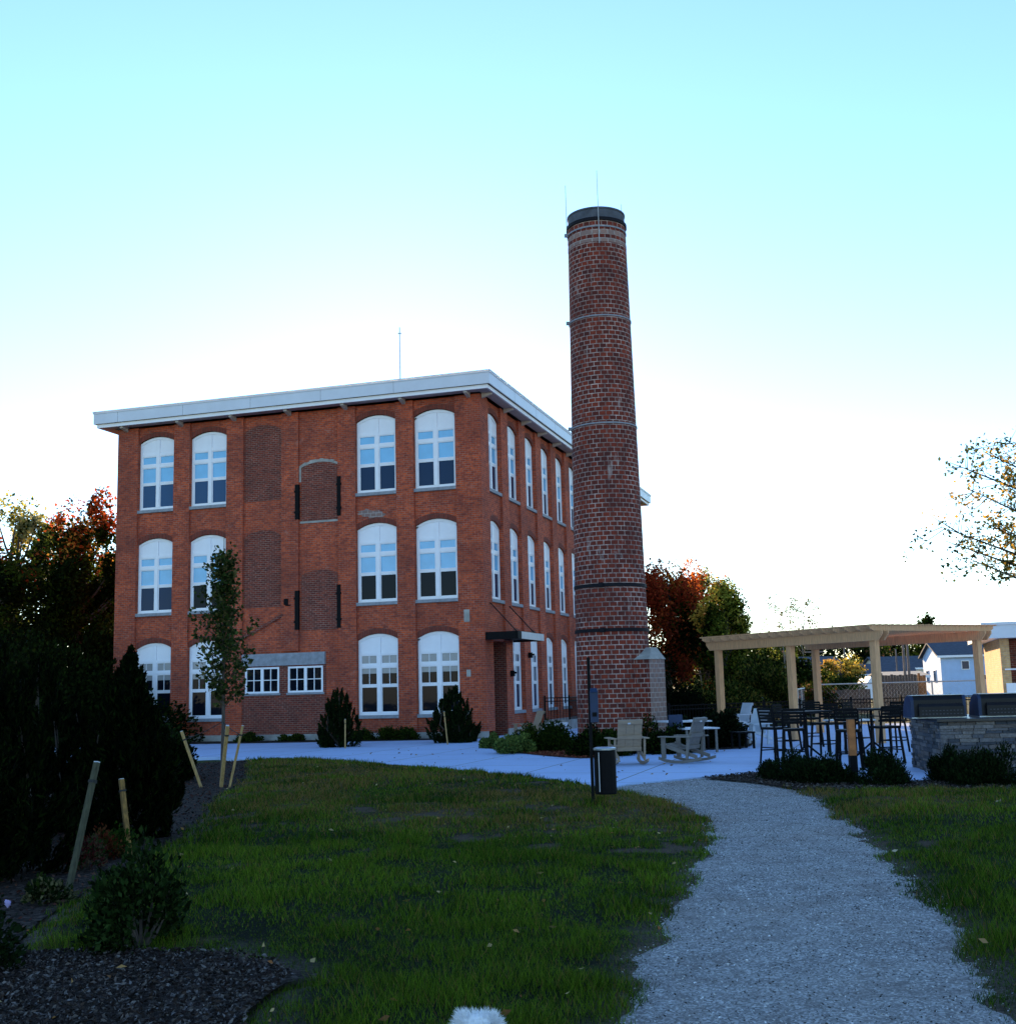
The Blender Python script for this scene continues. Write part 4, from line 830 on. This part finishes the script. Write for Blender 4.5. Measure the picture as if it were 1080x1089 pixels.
def barchair(loc,rz,label,group='black bar chairs on the patio'):
    o=empty('bar_chair',loc,rz,label,'bar chair',group); s=MB(); s.box(-.23,.23,-.21,.23,.715,.765); s.build('seat','blackmetal',o)
    b=MB(); b.bar((-.22,-.2,.76),(-.22,-.27,1.16),.028); b.bar((.22,-.2,.76),(.22,-.27,1.16),.028)
    for i in range(5): z=.86+i*.065; yy=-.2-.07*(z-.76)/.4; b.box(-.215,.215,yy-.014,yy+.014,z,z+.054)
    b.build('backrest','blackmetal',o)
    for sx in (-1,1):
        for sy in (-1,1): l=MB(); l.bar((sx*.2,sy*.18,.73),(sx*.25,sy*.24,0),.042); l.build('leg','blackmetal',o)
        a=MB(); a.bar((sx*.235,-.22,.97),(sx*.235,.18,.97),.035,.02); a.bar((sx*.235,.17,.97),(sx*.22,.17,.75),.025); a.build('armrest','blackmetal',o)
    f=MB()
    for z,k in ((.28,.235),): f.bar((-k,.22,z),(k,.22,z),.025); f.bar((-k,-.22,z+.06),(k,-.22,z+.06),.025); f.bar((-k,-.22,z),(-k,.22,z),.025); f.bar((k,-.22,z),(k,.22,z),.025)
    f.build('footrest','blackmetal',o); return o
def table(loc,rz,h,wd,label,top='blackmetal',group=None,legs='pedestal'):
    o=empty('bar_table' if h>.9 else 'patio_table',loc,rz,label,'table',group); t=MB(); t.box(-wd/2,wd/2,-wd/2,wd/2,h-.035,h); t.build('tabletop',top,o,bevel=.006)
    if legs=='pedestal':
        p=MB(); p.tube([(0,0,.3),(0,0,h-.035)],.035,10); p.build('pedestal','blackmetal',o)
        for k in range(4): a=math.pi/4+k*math.pi/2; l=MB(); l.bar((0,0,.36),(.42*math.cos(a),.42*math.sin(a),.0),.04); l.build('leg','blackmetal',o)
    else:
        for sx in (-1,1):
            for sy in (-1,1): l=MB(); l.bar((sx*wd*.42,sy*wd*.42,h-.035),(sx*wd*.42,sy*wd*.42,0),.05); l.build('leg','chair_grey' if legs=='grey' else 'blackmetal',o)
    return o
table(on(859,810),.5,1.08,.85,'tall black bar table nearest the middle pergola post','blackmetal','tall bar tables')
table(on(929,806),.4,1.08,.80,'tall black bar table in front of the corner pergola post','blackmetal','tall bar tables')
for px,py,rz,lb in ((826,812,-1.1,'bar chair left of the left bar table'),(846,815,-.2,'bar chair at the near side of the left bar table, slatted back to us'),(878,804,2.4,'bar chair at the right of the left bar table'),(838,800,-2.3,'bar chair at the far side of the left bar table'),
    (905,818,-.4,'bar chair just behind the rusty post with its back to us'),(944,812,.25,'bar chair between the right bar table and the stone counter'),(913,797,-2.4,'bar chair at the far left of the right bar table'),(951,800,2.2,'bar chair at the far right of the right bar table'),(865,794,2.9,'bar chair at the far right of the left bar table')):
    barchair(on(px,py),rz,lb)
table(on(905,800),.3,.78,.9,'low table with a pale edge between the two bar tables','tabletop','low patio tables','black')
table(on(726,797),.2,.76,1.25,'low table with a pale top right of the chimney','tabletop','low patio tables','black')
table(on(740,800),.25,.62,.95,'small pale slatted table behind the right rocker','tabletop','low patio tables','grey')
table(on(790,796),.3,.44,.5,'small dark side table beside the pale lounge chair','blackmetal','low patio tables','black')
# navy side chair
o=empty('side_chair',on(713,800),.6,'dark navy side chair right of the chimney buttress','chair'); q=MB(); q.box(-.23,.23,-.22,.22,.43,.46); q.build('seat','navy',o); q=MB(); q.box(-.23,.23,-.25,-.22,.46,.95); q.build('backrest','navy',o)
for sx in (-1,1):
    for sy in (-1,1): q=MB(); q.bar((sx*.2,sy*.2,.43),(sx*.22,sy*.22,0),.03); q.build('leg','blackmetal',o)
# ------------------------------------------------------------------ pet waste station
b=G(631,864); o=empty('waste_station',(b[0],b[1],0.05),0,'black pet waste post with dispenser box and bin on the lawn edge','waste bin')
q=MB(); q.box(-.022,.022,-.022,.022,-.1,2.12); q.build('post','blackmetal',o)
q=MB(); q.box(.0,.115,-.07,-.022,1.2,1.62); q.prism([(.0,-.09,1.62),(.115,-.09,1.62),(.115,-.022,1.62),(.0,-.022,1.62)],[(.01,-.022-.02,1.68),(.105,-.042,1.68),(.105,-.022,1.68),(.01,-.022,1.68)]); d=q.build('dispenser','navy',o)
q=MB(); q.box(.025,.09,-.075,-.07,1.28,1.34); q.build('slot','blackmetal',d)
q=MB(); q.lathe([(.150,.20),(.155,.22),(.155,.80),(.15,.81)],20); bn=q.build('bin','blackmetal',o,(.185,0,0)); q=MB(); q.lathe([(.135,.811),(.165,.811),(.165,.835),(.12,.85)],20); q.build('lid','steel',bn)
q=MB(); q.box(-.10,-.09,-.150,-.126,.24,.78); q.build('hinge_strip','tabletop',bn)
# pale lamp bollard at left
b=G(108,778); o=empty('path_marker',(b[0],b[1],0),0,'pale slim metal marker post beyond the left evergreens','post'); q=MB(); q.box(-.05,.05,-.03,.03,0,1.55); q.build('post','galv',o); q=MB(); q.box(-.10,.10,-.035,.035,.55,.60); q.build('bracket','galv',o)
# rusty post
b=G(908,829); o=empty('rusty_post',(b[0],b[1],0),0,'rusty orange square post in the strip bed before the bar tables','post'); q=MB(); q.box(-.06,.06,-.06,.06,-.05,1.05); q.build('post','rust',o,bevel=.005); q=MB(); q.box(-.065,.065,-.065,.065,-.04,.42); q.build('sleeve','blackmetal',o)
# ------------------------------------------------------------------ stone counter and grills
A=G(1003,827); Bp=G(962,815); dv=(A-Bp)/np.linalg.norm(A-Bp); rzc=math.atan2(dv[1],dv[0])+math.pi/2
o=empty('stone_counter',(A[0],A[1],0.03),rzc,'grey ledgestone grill counter with a dark slab top','counter')
CL,CD,CHh=5.2,2.3,.98
q=MB(); q.box(.06,CL,.06,CD,0,CHh-.05); q.build('core','concrete_old',o)
def ledgestone(mb,cols):
    r=random.Random(4); z=0.0
    while z<CHh-.07:
        hh=min(r.uniform(.045,.085),CHh-.05-z); 
        for face in (0,1):
            x_=0.0; L=CL if face==0 else CD
            while x_<L:
                w_=min(r.uniform(.12,.42),L-x_); 
                if L-x_-w_<.08: w_=L-x_
                d=r.uniform(-.022,.012); g_=.006
                if face==0: mb.box(x_+g_,x_+w_-g_,d,.059,z+g_/2,z+hh-g_/2)
                else: mb.box(d,.059,x_+g_+(.06 if x_==0 else 0),x_+w_-g_,z+g_/2,z+hh-g_/2)
                c=r.choice([(.08,.08,.09),(.12,.115,.12),(.05,.055,.07),(.16,.145,.14),(.035,.04,.05),(.10,.085,.08)]); cols+= [c]*8; x_+=w_
        z+=hh
def stonemat():
    m,t,b=newmat('ledge_stone'); a=N(t,'ShaderNodeAttribute'); a.attribute_name='Col'; n=noise(t,22,6); c=mixc(t,1,a.outputs['Color'],ramp(t,n,[(.3,(.55,.55,.55)),(.7,(1.3,1.3,1.3))]),'MULTIPLY'); t.links.new(c,b.inputs['Base Color']); b.inputs['Roughness'].default_value=.85; bump(t,b,n,.6,.02); return m
M['ledge']=stonemat(); q=MB(); cl=[]; ledgestone(q,cl); me=q.mesh('stone_cladding','ledge'); at_=me.color_attributes.new('Col','FLOAT_COLOR','POINT'); c=np.ones((len(cl),4),dtype=np.float32); c[:,:3]=np.array(cl); at_.data.foreach_set('color',c.ravel()); link('stone_cladding',me,o)
q=MB(); q.box(-.05,CL,-.06,CD+.05,CHh-.045,CHh+.01); q.build('countertop','counter',o,bevel=.008)
def grill(dx,label):
    g=empty('gas_grill',tuple(np.array(o.location)+np.array([math.cos(rzc)*dx-math.sin(rzc)*.55,math.sin(rzc)*dx+math.cos(rzc)*.55,CHh+.011])),rzc,label,'grill','built in grills on the stone counter')
    W=.98; pr=[(0,.02),(0,.33),(.05,.40),(.28,.41),(.45,.35),(.60,.20),(.66,.04),(.66,.02)]
    q=MB(); q.prism([(0.012,y_,z) for y_,z in pr],[(W-.012,y_,z) for y_,z in pr]); q.build('hood','hood',g)
    for x_ in (0,W-.05): q=MB(); q.prism([(x_-.004,y_-.004,z+.004*(z>.1)) for y_,z in pr],[(x_+.054,y_-.004,z+.004*(z>.1)) for y_,z in pr]); q.build('side_panel','navy',g)
    q=MB(); q.box(.12,W-.06,-.10,-.005,.02,.21); q.prism([(.12,-.10,.21),(W-.06,-.10,.21),(W-.06,-.005,.21),(.12,-.005,.21)],[(.14,-.04,.26),(W-.08,-.04,.26),(W-.08,-.005,.26),(.14,-.005,.26)]); v_=q.build('back_vent','hood',g)
    q=MB()
    for i in range(12):
        for j in range(2): q.box(.17+i*.062,.20+i*.062,-.104,-.1,.07+j*.06,.085+j*.06)
    q.build('vent_slot','roofing',v_)
    q=MB(); q.box(.02,W-.02,.04,.30,.411,.42); q.build('hood_top','steel',g)
    q=MB(); q.tube([(.08,.64,.20),(.08,.70,.20),(W-.08,.70,.20),(W-.08,.64,.20)],.014,8); q.build('handle','steel',g)
    q=MB(); q.box(.0,W,-.02,.70,0,.02); q.build('base_tray','steel',g)
grill(-.35+.0,'left of the two black hooded grills on the stone counter'); grill(.85,'right of the two black hooded grills, cut by the right edge')
# ------------------------------------------------------------------ fences
def picket(pts,h,label,name='picket_fence'):
    o=empty(name,(pts[0][0],pts[0][1],0),0,label,'fence'); q=MB(); n=0; posts=[]
    for a,b in zip(pts[:-1],pts[1:]):
        a=np.array(a)-np.array(pts[0]); b=np.array(b)-np.array(pts[0]); L=np.linalg.norm(b-a); k=int(L/.13)
        for i in range(k+1):
            p=a+(b-a)*i/k; q.bar((p[0],p[1],.05),(p[0],p[1],h),.02)
        for z in (.12,h-.16,h-.02): q.bar((a[0],a[1],z),(b[0],b[1],z),.035)
        for i in range(int(L/2.2)+1): p=a+(b-a)/L*min(L,i*2.2); posts.append(p)
    q.build('pickets','blackmetal',o)
    for p in posts: q=MB(); q.box(p[0]-.035,p[0]+.035,p[1]-.035,p[1]+.035,0,h+.08); q.build('fence_post','blackmetal',o)
picket([(5.6,43.5),(11.,46.5),(20.5,49.)],1.02,'black metal picket fence along the back of the patio')
# entry ramp rail
pa=BW(1.3,7.4); pb=BW(1.3,13.); pc=BW(.25,7.4)
picket([tuple(pc[:2]),tuple(pa[:2]),tuple(pb[:2])],1.35,'black railing of the raised walk along the side of the mill','ramp_railing')
o=empty('raised_walk',tuple(BW(0,0)),-TH,'pale concrete raised walk with steps beside the mill','steps'); q=MB(); q.box(.22,1.4,7.3,13.2,0,.42); q.build('landing','concrete_old',o)
for i in range(3): q=MB(); q.box(.3,1.25,7.3-.32*(i+1),7.3-.32*i-.002,0,.42-.105*(i+1)); q.build('step','white',o)
# chain link fence with rails
def chain(a,b,label,h):
    o=empty('chain_fence',(a[0],a[1],0),math.atan2(b[1]-a[1],b[0]-a[0]),label,'fence'); L=math.hypot(b[0]-a[0],b[1]-a[1]); q=MB(); q.tube([(0,0,h),(L,0,h)],.035,6); q.build('top_rail','galv',o); q=MB(); k=int(L/2.6)
    for i in range(k+1): q=MB(); q.tube([(i*L/k,0,0),(i*L/k,0,h+.05)],.035,6); q.build('fence_post','galv',o)
    q=MB(); n=int(L/.22)
    for i in range(n): x_=i*L/n; q.bar((x_,0,.05),(min(L,x_+h),0,min(h,L-x_+.05)),.0028); q.bar((x_,0,h),(min(L,x_+h),0,max(.0,h-(L-x_))),.0028)
    q.build('wire_mesh','galv',o)
p=AT(872,728,54); p2=AT(1048,728,56); chain(p,p2,'galvanised chain link fence with a pale top rail beyond the patio',1.58)
p=AT(848,740,53); chain((p[0],53),(p[0]+2.0,60),'short run of chain link fence behind the middle pergola post',1.4)
# board fence
def boards(pxa,pxb,Y,h,label,mat='fence_wood'):
    a=AT(pxa,730,Y); b=AT(pxb,730,Y); o=empty('board_fence',(a[0],Y,0),0,label,'fence','board fences beyond the patio'); q=MB(); L=b[0]-a[0]; n=int(L/.14)
    for i in range(n): hh=h+random.uniform(-.03,.03); q.box(i*L/n,(i+1)*L/n-.01,0,.025,0,hh)
    q.build('board_panel',mat,o)
    for i in range(int(L/2.4)+1): q=MB(); q.box(i*2.4-.05,i*2.4+.05,.03,.13,0,h+.1); q.build('fence_post',mat,o)
boards(938,978,62,1.95,'dark board fence left of the pale blue house'); boards(978,985,60,1.9,'short rust toned board panel at the end of the dark fence','rust'); boards(880,925,64,1.25,'low dark board fence beneath the golden tree')
# ------------------------------------------------------------------ houses
def house(name,x,y,rz,W,D,h,rh,label,wallm='siding',roofm='roof_dark',gable=True,wins=(),sidewins=(),group='houses beyond the patio'):
    o=empty(name,(x,y,0),rz,label,'house',group); q=MB(); q.box(0,W,0,D,-.3,h); 
    q.prism([(0,0,h),(0,D,h),(0,D/2,h+rh)],[(.2,0,h),(.2,D,h),(.2,D/2,h+rh)]); q.prism([(W-.2,0,h),(W-.2,D,h),(W-.2,D/2,h+rh)],[(W,0,h),(W,D,h),(W,D/2,h+rh)]); q.build('wall',wallm,o)
    q=MB(); e=.35; t=.14
    for s in (0,1):
        ya,yb=(-e,D/2) if s==0 else (D+e,D/2); za=h-rh*e/(D/2)
        q.prism([(-e,ya,za),(W+e,ya,za),(W+e,yb,h+rh),(-e,yb,h+rh)],[(-e,ya,za+t),(W+e,ya,za+t),(W+e,yb,h+rh+t),(-e,yb,h+rh+t)])
    rf=q.build('roof',roofm,o); q=MB(); q.box(-e-.02,W+e+.02,-e-.08,-e,h-rh*e/(D/2)-.06,h-rh*e/(D/2)+t); q.build('gutter','white',rf)
    def win(T,a,b,z0,z1):
        q=MB(); q.box(a-.08,b+.08,-.06,-.002,z0-.08,z1+.08,T); w_=q.build('window','white',o); q=MB(); q.box(a,b,-.08,-.062,z0,z1,T); q.build('pane','glass',w_)
    for a,b,z0,z1 in wins: win(Matrix.Identity(4),a,b,z0,z1)
    T=Matrix.Translation((0,D,0))@Matrix.Rotation(-math.pi/2,4,'Z')
    for a,b,z0,z1 in sidewins: win(T,a,b,z0,z1)
    return o
a=AT(1001,720,112)
house('clapboard_house',a[0],112,-.12,12.,7.5,3.75,1.25,'pale blue clapboard house with dark roof seen under the right end of the pergola','siding','roof_dark',wins=((1.9,2.5,2.5,3.2),(3.3,4.4,.3,1.9),(6.0,7.4,1.2,2.4),(8.6,9.6,1.2,2.4)),sidewins=((1.5,2.3,1.4,2.4),(4.6,5.4,1.4,2.4)))
a=AT(972,722,100); house('garage',a[0]-1.2,104,-.05,3.4,5.,1.9,.35,'low white garage at the left foot of the pale blue house','siding_warm','roof_tan',wins=((.7,1.6,.7,1.3),))
a=AT(856,715,120); house('clapboard_house',a[0]-1.5,120,.25,6.5,7.,2.9,1.2,'grey blue house behind the third pergola post','siding','roof_dark',wins=((1.2,2.,1.2,2.2),(3.6,4.4,1.2,2.2)))
a=AT(922,715,125); house('clapboard_house',a[0],128,-.2,5.5,6.,2.3,1.0,'small dark roofed house right of the golden tree','siding','roof_dark',wins=((1.2,2.,1.,1.9),))
a=AT(942,712,140); house('clapboard_house',a[0],142,.1,6.5,6.,3.0,1.3,'brown roofed house behind the dark board fence','siding_warm','roof_dark',wins=((1.2,2.,1.,1.9),(3.6,4.4,1.,1.9)))
# utility poles
def upole(px,Y,ytop,label,arm=True,r=.12):
    a=AT(px,ytop,Y); o=empty('utility_pole',(a[0],Y,0),0,label,'utility pole','utility poles beyond the patio'); h=a[2]; q=MB(); q.tube([(0,0,-.2),(0,0,h)],[r,r*.7],7); q.build('pole','pole_wood',o)
    if arm: q=MB(); q.box(-.8,.8,-.06,.06,h-.5,h-.38); q.build('crossarm','pole_wood',o)
upole(959.5,95,683,'left pole of the close pair under the pergola',False,.13); upole(964,97,684,'right pole of the close pair under the pergola',False,.13); upole(986,118,690,'thin pole in front of the pale blue house',False,.1); upole(865,105,688,'pole with crossarm left of the golden tree'); upole(897,150,688,'pole standing behind the golden tree',False,.15); upole(952,120,690,'slim pole left of the close pair',False,.1)
# bright van
def van(px,Y,label):
    a=AT(px,722,Y); o=empty('parked_van',(a[0],Y,0),math.radians(8),label,'van'); pr=[(0,.35),(0,1.5),(.35,1.95),(4.2,1.95),(4.3,.35)]; q=MB(); q.prism([(x_,0,z) for x_,z in pr],[(x_,1.8,z) for x_,z in pr]); q.build('body','white',o)
    q=MB(); q.box(.5,1.3,-.02,-.002,1.25,1.75); q.box(1.6,2.9,-.02,-.002,1.25,1.75); q.build('side_window','glass',o)
    for x_ in (.85,3.5): q=MB(); q.tube([(x_,-.03,.33),(x_,.2,.33)],.33,16); q.build('wheel','blackmetal',o)
van(921,88,'white van parked right of the golden tree')
# ------------------------------------------------------------------ brick pavilion at the right edge
a=AT(1065.5,720,42.); PVW,PVD,PVH=6.,7.2,3.05
o=empty('brick_pavilion',(a[0],42.,0),-TH,'low tan brick outbuilding with a deep white roof edge at the right','building')
q=MB(); q.box(0,.3,0,PVD,-.1,PVH); q.box(.3,PVW,PVD-.3,PVD,-.1,PVH); q.box(PVW-.3,PVW,0,PVD-.3,-.1,PVH); q.box(.3,PVW-.3,0.02,.3,-.1,1.05); q.build('wall','brick_tan',o)
q=MB(); q.box(.3,PVW-.3,.6,.85,1.0,PVH); q.build('recess_wall','brick_infill',o)
q=MB(); q.box(.1,PVW-.1,-.12,.0,1.06,1.5); q.box(.1,PVW-.1,-.05,0.,1.95,2.0); q.build('counter_shutter','white',o)
q=MB(); e=.55; q.box(-e,PVW+e,-e,PVD+e,PVH,PVH+.45); q.box(-e-.05,PVW+e+.05,-e-.05,PVD+e+.05,PVH+.45,PVH+.55); q.build('roof_edge','fascia',o)
barchair(tuple(AT(1058,745,41.))[:2]+(0.,),1.7,'bar chair in front of the tan brick outbuilding')
# ------------------------------------------------------------------ dog (only the top of its head reaches into view)
def dog():
    hp=AT(505,1092,4.62); hx,hy=hp[0],hp[1]; zt=AT(508,1076,4.62)[2]
    me=bpy.data.meshes.new('dog'); o=bpy.data.objects.new('dog',me); COL.objects.link(o)
    hz=zt-.108
    V=[(0,-.30,.27),(0,-.15,.28),(0,-.02,.29),(0,.04,.34),(0,.10,hz-.01),(0,.17,hz-.03),(0,.22,hz-.045),   # 0 pelvis .. 6 muzzle
       (.06,-.30,.18),(.065,-.34,.10),(.06,-.31,.015),(-.06,-.30,.18),(-.065,-.34,.10),(-.06,-.31,.015),
       (.055,-.02,.18),(.055,.0,.09),(.055,.01,.015),(-.055,-.02,.18),(-.055,.0,.09),(-.055,.01,.015),
       (0,-.38,.33),(0,-.40,.42),(0,-.35,.48),(.05,.08,hz+.02),(.085,.08,hz-.04),(-.05,.08,hz+.02),(-.085,.08,hz-.04)]
    E_=[(0,1),(1,2),(2,3),(3,4),(4,5),(5,6),(0,7),(7,8),(8,9),(0,10),(10,11),(11,12),(2,13),(13,14),(14,15),(2,16),(16,17),(17,18),(0,19),(19,20),(20,21),(4,22),(22,23),(4,24),(24,25)]
    rr=[.10,.105,.105,.068,.068,.045,.028,.045,.03,.026,.045,.03,.026,.04,.028,.026,.04,.028,.026,.03,.032,.02,.03,.022,.03,.022]
    me.from_pydata([(x_,y_,z) for x_,y_,z in V],E_,[]); o.location=(hx,hy-.10,0.06); me.materials.append(M['fur'])
    sk_=o.modifiers.new('skin','SKIN'); 
    for i,r_ in enumerate(rr): me.skin_vertices[0].data[i].radius=(r_,r_)
    me.skin_vertices[0].data[0].use_root=True
    ss=o.modifiers.new('sub','SUBSURF'); ss.levels=2; ss.render_levels=2
    o.rotation_euler=(0,0,math.radians(-8))
    tag(o,'small fluffy white dog at the bottom edge, only the top of its head showing','dog')
    dg=bpy.context.evaluated_depsgraph_get(); ev=o.evaluated_get(dg).to_mesh(); co=np.array([v.co for v in ev.vertices]); no=np.array([v.normal for v in ev.vertices]); tri=[tuple(p.vertices) for p in ev.polygons]
    R=np.random.default_rng(3); fi=R.integers(0,len(tri),26000); P=[];Nn=[]
    T4=np.array([t if len(t)==4 else (t[0],t[1],t[2],t[2]) for t in tri]); wts=R.dirichlet((1,1,1,1),len(fi)); P=(co[T4[fi]]*wts[:,:,None]).sum(1); Nn=unit((no[T4[fi]]*wts[:,:,None]).sum(1))
    D=unit(Nn+R.normal(size=Nn.shape)*.45); L=.030*R.uniform(.5,1.2,(len(P),1)); c=np.ones((len(P),3))*np.array([.82,.84,.86])*R.uniform(.85,1.08,(len(P),1))
    o2=unit(np.cross(D,R.normal(size=D.shape)))*.0014; tris=np.stack([P+o2,P-o2,P+D*L],1).reshape(-1,3)
    link('fur',npmesh('fur',tris,3,c,'chip'),o)
    q=MB(); q.lathe([(.001,-.012),(.012,-.006),(.014,0),(.012,.007),(.001,.012)],10); q.build('nose','nose',o,(0,.252,hz-.045))
    for s in (-1,1): q=MB(); q.lathe([(.001,-.009),(.008,-.005),(.010,0),(.008,.005),(.001,.009)],10); q.build('eye','nose',o,(s*.036,.185,hz+.012))
dog()
